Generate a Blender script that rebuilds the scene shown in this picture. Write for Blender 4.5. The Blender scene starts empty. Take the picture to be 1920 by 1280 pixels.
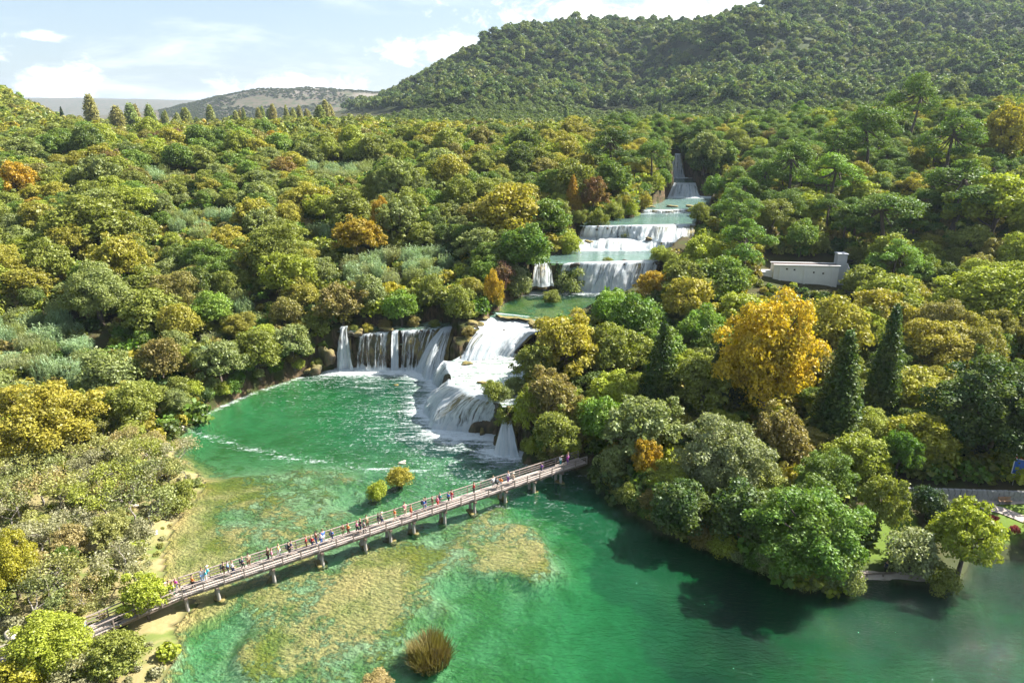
import bpy, bmesh, math, random
import numpy as np
from mathutils import Vector, Matrix

# ------------------------------------------------------------------ camera, world, sun, exposure
scn = bpy.context.scene
COL = scn.collection
CAM_H, PITCH, FPX = 52.0, math.radians(18.4), 1280.0
SUN_AZ, SUN_EL = math.radians(68), math.radians(44)      # azimuth to the right of +Y
cam_d = bpy.data.cameras.new('camera')
cam_d.sensor_width = 36.0
cam_d.lens = 24.0
cam_d.clip_start = 0.5
cam_d.clip_end = 40000
cam = bpy.data.objects.new('camera', cam_d)
COL.objects.link(cam)
cam.location = (0, 0, CAM_H)
cam.rotation_euler = (math.pi/2 - PITCH, 0, 0)
scn.camera = cam

SUNV = Vector((math.sin(SUN_AZ)*math.cos(SUN_EL), math.cos(SUN_AZ)*math.cos(SUN_EL), math.sin(SUN_EL)))
sun_d = bpy.data.lights.new('sun', 'SUN')
sun_d.energy = 5.0
sun_d.angle = math.radians(0.5)
sun_d.color = (1.0, 0.95, 0.86)
sun = bpy.data.objects.new('sun', sun_d)
COL.objects.link(sun)
sun.rotation_euler = (-SUNV).to_track_quat('-Z', 'Y').to_euler()
sun.location = (0, 0, 300)

vs = scn.view_settings
scn.display_settings.display_device = 'sRGB'
vs.view_transform = 'Standard'
vs.look = 'None'
vs.gamma = 1.0
vs.exposure = 1.8
vs.use_curve_mapping = False

cy = scn.cycles
cy.use_denoising = True
try:
    cy.denoiser = 'OPENIMAGEDENOISE'
    cy.denoising_input_passes = 'RGB_ALBEDO_NORMAL'
except Exception:
    pass
cy.max_bounces = 8
cy.diffuse_bounces = 4
cy.glossy_bounces = 2
cy.transmission_bounces = 4
cy.transparent_max_bounces = 12
cy.volume_bounces = 0
cy.caustics_reflective = False
cy.caustics_refractive = False
cy.use_adaptive_sampling = True
cy.adaptive_threshold = 0.02
cy.sample_clamp_indirect = 8

def px_dir(px, py):
    a, b = (px-960.0)/FPX, (640.0-py)/FPX
    return (a, math.cos(PITCH)+b*math.sin(PITCH), -math.sin(PITCH)+b*math.cos(PITCH))
def at_z(px, py, z):
    d = px_dir(px, py); t = (z-CAM_H)/d[2]
    return (d[0]*t, d[1]*t, z)
def at_Y(px, py, Y):
    d = px_dir(px, py); t = Y/d[1]
    return (d[0]*t, Y, CAM_H+d[2]*t)
def project(x, y, z):
    dz = z-CAM_H
    dep = y*math.cos(PITCH)-dz*math.sin(PITCH)
    up = y*math.sin(PITCH)+dz*math.cos(PITCH)
    return 960+FPX*x/dep, 640-FPX*up/dep, dep

class NT:
    """small helper around a node tree"""
    def __init__(s, tree):
        s.t = tree; s.n = tree.nodes; s.l = tree.links
    def add(s, typ, inp=None, **kw):
        nd = s.n.new(typ)
        for k, v in kw.items(): setattr(nd, k, v)
        for k, v in (inp or {}).items():
            sock = nd.inputs[k]
            if isinstance(v, bpy.types.NodeSocket): s.l.new(v, sock)
            else: sock.default_value = v
        return nd
    def math(s, op, a, b=None, c=None, clamp=False):
        nd = s.n.new('ShaderNodeMath'); nd.operation = op; nd.use_clamp = clamp
        for i, v in enumerate((a, b, c)):
            if v is None: continue
            if isinstance(v, bpy.types.NodeSocket): s.l.new(v, nd.inputs[i])
            else: nd.inputs[i].default_value = v
        return nd.outputs[0]
    def vmath(s, op, a, b=None, scale=None):
        nd = s.n.new('ShaderNodeVectorMath'); nd.operation = op
        for i, v in enumerate((a, b)):
            if v is None: continue
            if isinstance(v, bpy.types.NodeSocket): s.l.new(v, nd.inputs[i])
            else: nd.inputs[i].default_value = v
        if scale is not None:
            if isinstance(scale, bpy.types.NodeSocket): s.l.new(scale, nd.inputs['Scale'])
            else: nd.inputs['Scale'].default_value = scale
        return nd.outputs['Value'] if op in ('LENGTH', 'DOT_PRODUCT') else nd.outputs[0]
    def mix(s, fac, a, b, blend='MIX'):
        nd = s.n.new('ShaderNodeMix'); nd.data_type = 'RGBA'; nd.blend_type = blend
        for i, v in ((0, fac), (6, a), (7, b)):
            if isinstance(v, bpy.types.NodeSocket): s.l.new(v, nd.inputs[i])
            else: nd.inputs[i].default_value = (tuple(v)+(1,) if i and len(v) == 3 else v)
        return nd.outputs[2]
    def smooth(s, v, a, b):
        nd = s.n.new('ShaderNodeMapRange'); nd.interpolation_type = 'SMOOTHSTEP'
        s.l.new(v, nd.inputs[0]); nd.inputs[1].default_value = a; nd.inputs[2].default_value = b
        return nd.outputs[0]
    def noise(s, vec, scale, detail=3, rough=0.55, dist=0.0):
        nd = s.n.new('ShaderNodeTexNoise')
        if vec is not None: s.l.new(vec, nd.inputs['Vector'])
        nd.inputs['Scale'].default_value = scale; nd.inputs['Detail'].default_value = detail
        nd.inputs['Roughness'].default_value = rough; nd.inputs['Distortion'].default_value = dist
        return nd.outputs[0]
    def scaled(s, vec, sc, rot=(0, 0, 0), loc=(0, 0, 0)):
        nd = s.n.new('ShaderNodeMapping')
        s.l.new(vec, nd.inputs[0]); nd.inputs['Location'].default_value = loc
        nd.inputs['Rotation'].default_value = rot; nd.inputs['Scale'].default_value = sc
        return nd.outputs[0]

# ---- sky: Nishita plus clouds in direction space
world = bpy.data.worlds.new('World')
scn.world = world
world.use_nodes = True
w = NT(world.node_tree)
w.n.clear()
sky = w.add('ShaderNodeTexSky', sky_type='NISHITA', sun_disc=False, sun_elevation=SUN_EL,
            sun_rotation=SUN_AZ, altitude=60, air_density=1.0, dust_density=1.6, ozone_density=1.5)
gen = w.add('ShaderNodeTexCoord').outputs['Generated']
sep = w.add('ShaderNodeSeparateXYZ', {0: gen})
dx, dy, dz = sep.outputs
az = w.math('ARCTAN2', dx, dy)
elv = w.math('ARCSINE', dz)
# fair-weather clouds: a broken high layer everywhere, cumulus heads near the horizon
den = w.math('ADD', w.math('MAXIMUM', dz, 0.0), 0.12)
pl = w.add('ShaderNodeCombineXYZ', {0: w.math('DIVIDE', dx, den), 1: w.math('DIVIDE', dy, den), 2: 0.0}).outputs[0]
hi = w.noise(pl, 0.55, 6, 0.6, 0.4)
hi = w.math('MULTIPLY', w.smooth(hi, 0.50, 0.75), 0.55)
ae = w.add('ShaderNodeCombineXYZ', {0: az, 1: w.math('MULTIPLY', elv, 1.6), 2: 0.0}).outputs[0]
fl = w.noise(ae, 16, 8, 0.66, 0.3)
cl = hi
def cloud(px, py, rx, ry, gain=1.0):
    global cl
    d = px_dir(px, py); L = math.sqrt(d[0]**2+d[1]**2+d[2]**2)
    a0, e0 = math.atan2(d[0], d[1]), math.asin(d[2]/L)
    u = w.math('DIVIDE', w.math('SUBTRACT', az, a0), rx/FPX)
    v = w.math('DIVIDE', w.math('SUBTRACT', elv, e0), ry/FPX)
    r2 = w.math('ADD', w.math('MULTIPLY', u, u), w.math('MULTIPLY', v, v))
    m = w.math('SUBTRACT', 1.0, w.math('SQRT', r2))
    m = w.math('ADD', m, w.math('MULTIPLY', w.math('SUBTRACT', fl, 0.5), 3.6))
    m = w.math('MULTIPLY', w.smooth(m, 0.05, 0.9), gain)
    cl = w.math('MAXIMUM', cl, m)
for c in ((112, 158, 70, 44), (60, 68, 55, 9, .8), (30, 188, 90, 16, .8), (1230, 25, 330, 55), (850, 92, 170, 26, .9),
          (560, 165, 170, 28, .8), (1560, -90, 420, 60), (260, -160, 400, 60, .8), (-500, 90, 300, 60), (2500, 60, 380, 90),
          (-1300, 60, 300, 80), (3600, 40, 500, 90), (5200, 50, 500, 90)):
    cloud(*c)
skyc = w.mix(0.35, sky.outputs[0], (4.6, 5.6, 6.5))         # thin high veil that pales the whole sky
colr = w.mix(cl, skyc, (9.8, 9.9, 10.0))
bg = w.add('ShaderNodeBackground', {0: colr, 1: 0.050})
wo = w.add('ShaderNodeOutputWorld', {0: bg.outputs[0]})

# ------------------------------------------------------------------ numpy noise and small geometry helpers
def vnoise(x, y, seed=0):
    xi = np.floor(x).astype(np.int64); yi = np.floor(y).astype(np.int64)
    fx = x-xi; fy = y-yi
    fx = fx*fx*(3-2*fx); fy = fy*fy*(3-2*fy)
    def h(a, b):
        n = (a*374761393 + b*668265263 + seed*974634977) & 0x7fffffff
        n = ((n ^ (n >> 13))*1274126177) & 0x7fffffff
        return ((n ^ (n >> 16)) & 0xffff)/65535.0
    return (h(xi, yi)*(1-fx)+h(xi+1, yi)*fx)*(1-fy)+(h(xi, yi+1)*(1-fx)+h(xi+1, yi+1)*fx)*fy
def fbm(x, y, sc, octv=4, seed=0):
    s = 0; a = 0.5; t = 0
    for o in range(octv):
        s = s+a*vnoise(x/sc*2**o+17.3*o, y/sc*2**o-9.1*o, seed+o); t += a; a *= 0.5
    return s/t
def sstep(a, b, v):
    t = np.clip((v-a)/(b-a), 0, 1); return t*t*(3-2*t)
def make_mesh(name, verts, faces, mats=None, smooth=False):
    """verts (n,3) array, faces (m,k) array"""
    verts = np.asarray(verts, np.float32); faces = np.asarray(faces, np.int32)
    me = bpy.data.meshes.new(name)
    nf, k = faces.shape
    me.vertices.add(len(verts)); me.vertices.foreach_set('co', verts.ravel())
    me.loops.add(nf*k); me.loops.foreach_set('vertex_index', faces.ravel())
    me.polygons.add(nf)
    me.polygons.foreach_set('loop_start', np.arange(0, nf*k, k, dtype=np.int32))
    me.update(calc_edges=True); me.validate()
    if smooth: me.polygons.foreach_set('use_smooth', np.ones(len(me.polygons), bool))
    for m in (mats or []): me.materials.append(m)
    return me
def grid_faces(nu, nv, wrap=False):
    i = np.arange(nu if wrap else nu-1); j = np.arange(nv-1)
    I, J = np.meshgrid(i, j, indexing='ij'); I = I.ravel(); J = J.ravel(); K = (I+1) % nu
    return np.stack([I*nv+J, K*nv+J, K*nv+J+1, I*nv+J+1], 1)
def vattr(me, name, data):
    a = me.attributes.new(name, 'FLOAT', 'POINT'); a.data.foreach_set('value', np.asarray(data, np.float32).ravel())
def link(name, data, parent=None, **props):
    o = bpy.data.objects.new(name, data); COL.objects.link(o)
    if parent is not None: o.parent = parent
    for k, v in props.items(): o[k] = v
    return o
def thing(name, label, cat, loc=(0, 0, 0), rz=0.0, group=None, data=None):
    o = bpy.data.objects.new(name, data); COL.objects.link(o)
    o.location = loc; o.rotation_euler = (0, 0, rz); o['label'] = label; o['category'] = cat
    if group: o['group'] = group
    if data is None: o.empty_display_size = 0.3
    return o
class MB:
    """collects boxes and tubes into one mesh"""
    def __init__(s): s.v = []; s.f = []
    def box(s, c, size, rz=0.0, taper=1.0):
        x, y, z = size[0]/2, size[1]/2, size[2]/2; n = len(s.v); ca, sa = math.cos(rz), math.sin(rz)
        for k, (a, b, d) in enumerate(((-x, -y, -z), (x, -y, -z), (x, y, -z), (-x, y, -z), (-x, -y, z), (x, -y, z), (x, y, z), (-x, y, z))):
            if k > 3: a *= taper; b *= taper
            s.v.append((c[0]+a*ca-b*sa, c[1]+a*sa+b*ca, c[2]+d))
        for q in ((0, 3, 2, 1), (4, 5, 6, 7), (0, 1, 5, 4), (1, 2, 6, 5), (2, 3, 7, 6), (3, 0, 4, 7)): s.f.append([n+i for i in q])
        return s
    def bar(s, a, b, wd, ht):
        a = Vector(a); b = Vector(b); t = (b-a).normalized(); side = t.cross(Vector((0, 0, 1))).normalized()*wd/2
        up = side.cross(t).normalized()*ht/2; n = len(s.v)
        for p in (a, b):
            for q in (-side-up, side-up, side+up, -side+up): s.v.append(tuple(p+q))
        for q in ((0, 1, 2, 3), (7, 6, 5, 4), (0, 4, 5, 1), (1, 5, 6, 2), (2, 6, 7, 3), (3, 7, 4, 0)): s.f.append([n+i for i in q])
        return s
    def tube(s, pts, rad, k=6):
        n = len(s.v); m = len(pts)
        for i, p in enumerate(pts):
            p = Vector(p); t = (Vector(pts[min(i+1, m-1)])-Vector(pts[max(i-1, 0)])).normalized()
            a = t.cross(Vector((0.3, 0.9, 0.2))).normalized(); b = t.cross(a); r = rad[i]
            for j in range(k):
                an = 2*math.pi*j/k; s.v.append(tuple(p+a*math.cos(an)*r+b*math.sin(an)*r))
        for i in range(m-1):
            for j in range(k):
                s.f.append([n+i*k+j, n+i*k+(j+1) % k, n+(i+1)*k+(j+1) % k, n+(i+1)*k+j])
        return s
    def mesh(s, name, mat=None, smooth=False):
        me = bpy.data.meshes.new(name); me.from_pydata(s.v, [], s.f); me.update()
        if smooth:
            for p in me.polygons: p.use_smooth = True
        if mat: me.materials.append(mat)
        return me
    def build(s, name, mat, parent=None, smooth=False, **kw):
        return link(name, s.mesh(name, mat, smooth), parent, **kw)

# ------------------------------------------------------------------ materials
def new_mat(name):
    m = bpy.data.materials.new(name); m.use_nodes = True
    t = NT(m.node_tree); t.n.clear()
    return m, t
def out(t, sh): t.add('ShaderNodeOutputMaterial', {0: sh})
def simple(name, col, rough=0.8, var=0.25, scale=3.0, bump=0.2):
    m, t = new_mat(name)
    pos = t.add('ShaderNodeTexCoord').outputs['Object']
    n = t.noise(pos, scale, 5, 0.6)
    c = t.mix(n, tuple(x*(1-var) for x in col), tuple(min(1, x*(1+var)) for x in col))
    b = t.add('ShaderNodeBump', {'Strength': bump, 'Distance': 0.05, 'Height': n})
    p = t.add('ShaderNodeBsdfPrincipled', {'Base Color': c, 'Roughness': rough, 'Normal': b.outputs[0]})
    out(t, p.outputs[0]); return m
def tinted(name, rough=0.8):
    """cloth-like material that takes the object's own colour"""
    m, t = new_mat(name)
    oi = t.add('ShaderNodeObjectInfo')
    p = t.add('ShaderNodeBsdfPrincipled', {'Base Color': oi.outputs['Color'], 'Roughness': rough})
    out(t, p.outputs[0]); return m
def leaf_mat(name, inst):
    m, t = new_mat(name)
    if inst: src = t.add('ShaderNodeAttribute', attribute_type='INSTANCER', attribute_name='tint').outputs['Color']
    else: src = t.add('ShaderNodeObjectInfo').outputs['Color']
    rnd = t.add('ShaderNodeNewGeometry').outputs['Random Per Island']
    f = t.math('MULTIPLY_ADD', rnd, 0.6, 0.72)
    pos = t.add('ShaderNodeNewGeometry').outputs['Position']
    blot = t.smooth(t.noise(pos, 0.30, 3), 0.36, 0.66)
    hue = t.mix(t.math('MULTIPLY', blot, 0.75), src, t.mix(0.5, src, (0.20, 0.21, 0.035)))
    c = t.vmath('SCALE', hue, scale=f)
    d = t.add('ShaderNodeBsdfDiffuse', {0: c})
    tr = t.add('ShaderNodeBsdfTranslucent', {0: t.vmath('MULTIPLY', c, (1.15, 1.2, 0.6))})
    mx = t.add('ShaderNodeMixShader', {0: 0.36, 1: d.outputs[0], 2: tr.outputs[0]})
    gl = t.add('ShaderNodeBsdfGlossy', {0: (0.9, 0.95, 1, 1), 'Roughness': 0.5})
    mx2 = t.add('ShaderNodeMixShader', {0: 0.02, 1: mx.outputs[0], 2: gl.outputs[0]})
    out(t, mx2.outputs[0]); return m
M = {}
M['leaf'] = leaf_mat('leaf', False)
M['leaf_far'] = leaf_mat('leaf_far', True)
M['bark'] = simple('bark', (0.10, 0.078, 0.06), 0.9, 0.4, 5, 0.5)
M['bark_grey'] = simple('bark_grey', (0.27, 0.24, 0.21), 0.9, 0.35, 6, 0.4)
M['wood'] = simple('weathered_wood', (0.235, 0.19, 0.165), 0.8, 0.4, 4, 0.3)
M['plank'] = simple('deck_plank', (0.33, 0.28, 0.25), 0.8, 0.35, 2.5, 0.3)
M['wood_dark'] = simple('beam_wood', (0.16, 0.12, 0.095), 0.85, 0.3, 6, 0.3)
M['bench_wood'] = simple('bench_wood', (0.33, 0.19, 0.10), 0.7, 0.25, 8, 0.2)
M['concrete'] = simple('concrete', (0.30, 0.275, 0.25), 0.9, 0.3, 2, 0.3)
M['plaster'] = simple('plaster', (0.66, 0.64, 0.63), 0.9, 0.14, 0.7, 0.1)
M['plaster_old'] = simple('old_plaster', (0.40, 0.41, 0.43), 0.9, 0.25, 0.8, 0.2)
M['dark'] = simple('dark_interior', (0.055, 0.035, 0.03), 0.9, 0.3, 2, 0.1)
M['path'] = simple('gravel_path', (0.36, 0.30, 0.26), 0.95, 0.2, 2.5, 0.2)
M['stone'] = simple('wall_stone', (0.27, 0.26, 0.25), 0.95, 0.35, 2.2, 0.6)
M['tuff_pale'] = simple('pale_tufa', (0.46, 0.40, 0.32), 0.95, 0.3, 1.8, 0.7)
M['white_paint'] = simple('white_paint', (0.78, 0.78, 0.78), 0.5, 0.03, 2, 0.0)
M['blue_paint'] = simple('blue_paint', (0.02, 0.10, 0.42), 0.4, 0.05, 2, 0.0)
M['red_paint'] = simple('red_paint', (0.55, 0.03, 0.03), 0.4, 0.05, 2, 0.0)
M['metal'] = simple('grey_metal', (0.25, 0.25, 0.25), 0.5, 0.1, 3, 0.0)
M['cloth'] = tinted('cloth', 0.85)
M['skin'] = simple('skin', (0.46, 0.28, 0.20), 0.6, 0.06, 3, 0.0)

def rock_mat():
    m, t = new_mat('mossy_tufa')
    geo = t.add('ShaderNodeNewGeometry'); pos = geo.outputs['Position']
    nz = t.add('ShaderNodeSeparateXYZ', {0: geo.outputs['Normal']}).outputs[2]
    n1 = t.noise(t.scaled(pos, (1, 1, 0.35)), 1.3, 6, 0.65)
    n2 = t.noise(pos, 0.35, 3)
    c = t.mix(t.smooth(n1, 0.3, 0.72), (0.028, 0.022, 0.014), (0.16, 0.11, 0.06))
    moss = t.math('MULTIPLY', t.smooth(t.math('ADD', nz, t.math('MULTIPLY', n1, 0.8)), 0.5, 1.05), 0.9)
    c = t.mix(moss, c, t.mix(n2, (0.13, 0.12, 0.025), (0.26, 0.19, 0.05)))
    wet = t.smooth(n2, 0.45, 0.62)
    c = t.mix(t.math('MULTIPLY', wet, 0.55), c, (0.035, 0.045, 0.012))
    b = t.add('ShaderNodeBump', {'Strength': 0.8, 'Distance': 0.25, 'Height': n1})
    p = t.add('ShaderNodeBsdfPrincipled', {'Base Color': c, 'Roughness': 0.75, 'Normal': b.outputs[0]})
    out(t, p.outputs[0]); return m
M['rock'] = rock_mat()
M['wet_rock'] = simple('wet_rock', (0.055, 0.045, 0.03), 0.5, 0.5, 1.5, 0.6)

def ground_mat():
    m, t = new_mat('ground')
    geo = t.add('ShaderNodeNewGeometry'); pos = geo.outputs['Position']
    nz = t.add('ShaderNodeSeparateXYZ', {0: geo.outputs['True Normal']}).outputs[2]
    A = lambda n: t.add('ShaderNodeAttribute', attribute_name=n).outputs['Fac']
    n1 = t.noise(pos, 0.25, 6, 0.6, 0.4); n2 = t.noise(pos, 1.6, 5, 0.62); n3 = t.noise(pos, 6.0, 4, 0.6)
    soil = t.mix(n2, (0.035, 0.032, 0.016), (0.085, 0.07, 0.032))
    soil = t.mix(t.smooth(n1, 0.4, 0.65), soil, (0.05, 0.06, 0.018))
    soil = t.mix(t.smooth(t.add('ShaderNodeSeparateXYZ', {0: pos}).outputs[2], 50, 62), soil, t.mix(n1, (0.030, 0.048, 0.014), (0.052, 0.062, 0.022)))
    # dry meadow, lawn, far scrub
    dry = t.mix(n2, (0.17, 0.15, 0.06), (0.31, 0.255, 0.13))
    dry = t.mix(t.smooth(n1, 0.45, 0.62), dry, (0.12, 0.15, 0.04))
    dry = t.mix(t.smooth(n3, 0.62, 0.74), dry, (0.10, 0.085, 0.05))
    c = t.mix(A('dry'), soil, dry)
    lawn = t.mix(n2, (0.08, 0.13, 0.018), (0.12, 0.17, 0.03))
    c = t.mix(A('lawn'), c, lawn)
    s1 = t.noise(pos, 0.006, 6, 0.65); s2 = t.noise(pos, 0.045, 5, 0.7)
    scr = t.mix(s1, (0.085, 0.070, 0.048), (0.125, 0.10, 0.072))
    scr = t.mix(t.smooth(s2, 0.45, 0.6), scr, (0.045, 0.062, 0.026))
    c = t.mix(A('scrub'), c, scr)
    cl2 = t.mix(n2, (0.16, 0.14, 0.115), (0.27, 0.24, 0.21))
    c = t.mix(A('bare'), c, cl2)
    # steep: tufa rock
    nr = t.noise(t.scaled(pos, (1, 1, 0.3)), 1.8, 6, 0.68)
    rock = t.mix(t.smooth(nr, 0.3, 0.7), (0.022, 0.018, 0.012), (0.125, 0.088, 0.05))
    rock = t.mix(t.smooth(n1, 0.45, 0.62), rock, (0.035, 0.045, 0.012))
    c = t.mix(t.math('MULTIPLY', t.smooth(nz, 0.80, 0.60), t.math('SUBTRACT', 1.0, A('scrub'))), c, rock)
    # river bed: pale marl, with ochre-green algae mats
    bed = t.mix(n2, (0.28, 0.38, 0.21), (0.40, 0.47, 0.29))
    bed = t.mix(t.smooth(n1, 0.40, 0.62), bed, (0.17, 0.26, 0.09))
    n4 = t.noise(pos, 0.55, 5, 0.65, 0.8)
    mt = t.math('ADD', A('mat'), t.math('ADD', t.math('MULTIPLY', t.math('SUBTRACT', n2, 0.5), 0.8), t.math('MULTIPLY', t.math('SUBTRACT', n4, 0.5), 1.1)))
    fine = t.noise(pos, 3.2, 5, 0.7, 0.6)
    alg = t.mix(t.smooth(n1, 0.47, 0.72), (0.48, 0.37, 0.155), (0.25, 0.24, 0.06))
    alg = t.mix(t.smooth(t.noise(pos, 0.07, 4, 0.6, 0.5), 0.48, 0.60), alg, t.mix(n4, (0.30, 0.24, 0.03), (0.13, 0.19, 0.04)))
    alg = t.mix(t.math('MULTIPLY', t.smooth(fine, 0.52, 0.66), t.smooth(n4, 0.38, 0.62)), alg, (0.09, 0.13, 0.035))
    bed = t.mix(t.smooth(mt, 0.30, 0.52), bed, alg)
    edge = t.math('MULTIPLY', t.smooth(mt, 0.28, 0.40), t.smooth(mt, 0.52, 0.42))
    bed = t.mix(t.math('MULTIPLY', edge, 0.6), bed, (0.07, 0.11, 0.05))
    c = t.mix(t.smooth(A('bed'), 0.72, 0.98), c, bed)
    c = t.mix(A('mud'), c, (0.045, 0.055, 0.022))
    dryz = t.smooth(t.add('ShaderNodeSeparateXYZ', {0: pos}).outputs[2], -0.3, 0.1)
    c = t.mix(t.math('MULTIPLY', t.math('MULTIPLY', t.smooth(nz, 0.62, 0.45), dryz), t.math('SUBTRACT', 1.0, A('scrub'))), c, rock)
    b = t.add('ShaderNodeBump', {'Strength': 0.5, 'Distance': 0.06, 'Height': n2})
    p = t.add('ShaderNodeBsdfPrincipled', {'Base Color': c, 'Roughness': 0.95, 'Normal': b.outputs[0]})
    p.inputs['Specular IOR Level'].default_value = 0.15
    out(t, p.outputs[0]); return m
M['ground'] = ground_mat()

def water_mat():
    m, t = new_mat('river_water')
    geo = t.add('ShaderNodeNewGeometry'); pos = geo.outputs['Position']
    A = lambda n: t.add('ShaderNodeAttribute', attribute_name=n).outputs['Fac']
    d = A('depth'); foam = A('foam')
    tr = t.add('ShaderNodeCombineXYZ', {0: t.math('EXPONENT', t.math('MULTIPLY', d, -0.34)), 1: t.math('EXPONENT', t.math('MULTIPLY', d, -0.07)),
                                        2: t.math('EXPONENT', t.math('MULTIPLY', d, -0.20))}).outputs[0]
    big = t.noise(t.scaled(pos, (1, 1, 1), (0, 0, 0.5)), 0.045, 4, 0.6, 0.5)
    teal = A('teal')
    scat = t.mix(t.smooth(big, 0.36, 0.66), (0.006, 0.072, 0.020), (0.014, 0.115, 0.042))
    scat = t.mix(teal, scat, (0.006, 0.068, 0.058))
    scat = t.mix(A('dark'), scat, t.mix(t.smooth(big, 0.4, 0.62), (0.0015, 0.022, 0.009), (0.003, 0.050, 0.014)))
    scat = t.mix(A('milky'), scat, (0.20, 0.30, 0.29))
    body = t.add('ShaderNodeMixShader', {0: t.math('MAXIMUM', t.math('MULTIPLY', A('milky'), 0.9), t.math('SUBTRACT', 1.0, t.math('EXPONENT', t.math('MULTIPLY', d, -0.19)))),
                 1: t.add('ShaderNodeBsdfTransparent', {0: tr}).outputs[0], 2: t.add('ShaderNodeBsdfDiffuse', {0: scat}).outputs[0]})
    # ripples
    r1 = t.noise(t.scaled(pos, (1.0, 2.2, 1), (0, 0, 0.35)), 0.9, 5, 0.62, 0.3)
    r2 = t.noise(t.scaled(pos, (1.0, 1.7, 1), (0, 0, -0.5)), 2.8, 3, 0.55, 0.2)
    hgt = t.math('ADD', t.math('MULTIPLY', r1, 1.0), t.math('MULTIPLY', r2, 0.45))
    bp = t.add('ShaderNodeBump', {'Strength': 1.0, 'Distance': 0.26, 'Height': hgt})
    fr = t.add('ShaderNodeFresnel', {'IOR': 1.33, 'Normal': bp.outputs[0]})
    gl = t.add('ShaderNodeBsdfGlossy', {'Roughness': 0.035, 'Normal': bp.outputs[0]})
    surf = t.add('ShaderNodeMixShader', {0: t.math('MULTIPLY', fr.outputs[0], 1.0, clamp=True), 1: body.outputs[0], 2: gl.outputs[0]})
    # foam: streaks drawn out along the current, breaking into flecks
    st = t.noise(t.scaled(pos, (0.16, 0.85, 1), (0, 0, -0.42)), 1.0, 7, 0.68, 1.1)
    fk = t.noise(pos, 1.9, 5, 0.7, 0.5)
    f = t.math('ADD', t.math('MULTIPLY', foam, 1.25), t.math('ADD', t.math('MULTIPLY', t.math('SUBTRACT', st, 0.5), 1.7), t.math('MULTIPLY', t.math('SUBTRACT', fk, 0.5), 0.9)))
    fm = t.smooth(f, 0.60, 1.25)
    st2 = t.noise(t.scaled(pos, (0.11, 0.42, 1), (0, 0, -0.42), (3.1, 7.7, 0)), 1.0, 5, 0.62, 1.8)
    fil = t.smooth(t.math('ABSOLUTE', t.math('SUBTRACT', st2, 0.5)), 0.022, 0.0)
    fil = t.math('MULTIPLY', t.math('MULTIPLY', fil, t.smooth(foam, 0.15, 0.5)), t.smooth(fk, 0.47, 0.62))
    fm = t.math('MAXIMUM', t.math('MULTIPLY', fm, t.smooth(foam, 0.02, 0.2)), t.math('MULTIPLY', fil, 0.8))
    fc = t.add('ShaderNodeBsdfDiffuse', {0: (0.60, 0.65, 0.66, 1), 'Normal': bp.outputs[0]})
    fin = t.add('ShaderNodeMixShader', {0: t.math('MULTIPLY', fm, 0.95), 1: surf.outputs[0], 2: fc.outputs[0]})
    out(t, fin.outputs[0]); return m
M['water'] = water_mat()

def fall_mat():
    m, t = new_mat('falling_water')
    uv = t.add('ShaderNodeUVMap').outputs[0]
    A = lambda n: t.add('ShaderNodeAttribute', attribute_name=n).outputs['Fac']
    s1 = t.noise(t.scaled(uv, (1.5, 0.13, 1)), 1.0, 6, 0.65, 0.35)
    s2 = t.noise(t.scaled(uv, (5.5, 0.7, 1)), 1.0, 4, 0.65, 0.3)
    a = t.math('ADD', A('cover'), t.math('ADD', t.math('MULTIPLY', t.math('SUBTRACT', s1, 0.5), 2.2), t.math('MULTIPLY', t.math('SUBTRACT', s2, 0.5), 0.9)))
    al = t.math('MULTIPLY', t.smooth(a, 0.10, 0.75), 0.98)
    hgt = t.math('ADD', s1, t.math('MULTIPLY', s2, 0.5))
    bp = t.add('ShaderNodeBump', {'Strength': 0.9, 'Distance': 0.35, 'Height': hgt})
    col = t.mix(t.smooth(t.math('ADD', t.math('MULTIPLY', s1, .6), t.math('MULTIPLY', s2, .4)), 0.36, 0.62), (0.50, 0.61, 0.69), (0.86, 0.88, 0.89))
    df = t.add('ShaderNodeBsdfDiffuse', {0: col, 'Normal': bp.outputs[0]})
    tl = t.add('ShaderNodeBsdfTranslucent', {0: (0.86, 0.90, 0.92, 1), 'Normal': bp.outputs[0]})
    wm = t.add('ShaderNodeMixShader', {0: 0.45, 1: df.outputs[0], 2: tl.outputs[0]})
    fin = t.add('ShaderNodeMixShader', {0: al, 1: t.add('ShaderNodeBsdfTransparent').outputs[0], 2: wm.outputs[0]})
    out(t, fin.outputs[0]); return m
M['fall'] = fall_mat()
# ------------------------------------------------------------------ terrain
POOLS = []   # upstream last
def pool(name, z, pts, extra=()):
    P = [at_z(p[0], p[1], z)[:2] for p in pts]; fl = [(p[2] if len(p) > 2 else 's') for p in pts]
    for e in extra: P.append(e[:2]); fl.append('s')
    POOLS.append((name, z, np.array(P), fl))
pool('lake', 0.0, [(300, 1290), (312, 1190), (345, 1142), (318, 1100), (300, 1040), (335, 965), (375, 905), (340, 850), (330, 815), (372, 778, 'c'),
     (470, 735, 'c'), (560, 706, 'c'), (632, 690, 'c'), (660, 689, 'c'), (742, 691, 'c'), (782, 692, 'c'), (831, 712, 'c'), (838, 738, 'c'),
     (815, 768, 'c'), (851, 808, 'c'), (930, 812, 'c'), (928, 836, 'c'), (975, 850, 'c'), (985, 868, 'c'), (1085, 882), (1120, 910), (1180, 962), (1250, 1002),
     (1330, 1042), (1400, 1072), (1500, 1107), (1600, 1112), (1625, 1092), (1720, 1100), (1770, 1112), (1800, 1092), (1845, 1052), (1930, 1044, 'c')],
     extra=((95, 76), (170, 70), (170, -160), (-90, -160), (-55, 20)))
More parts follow.
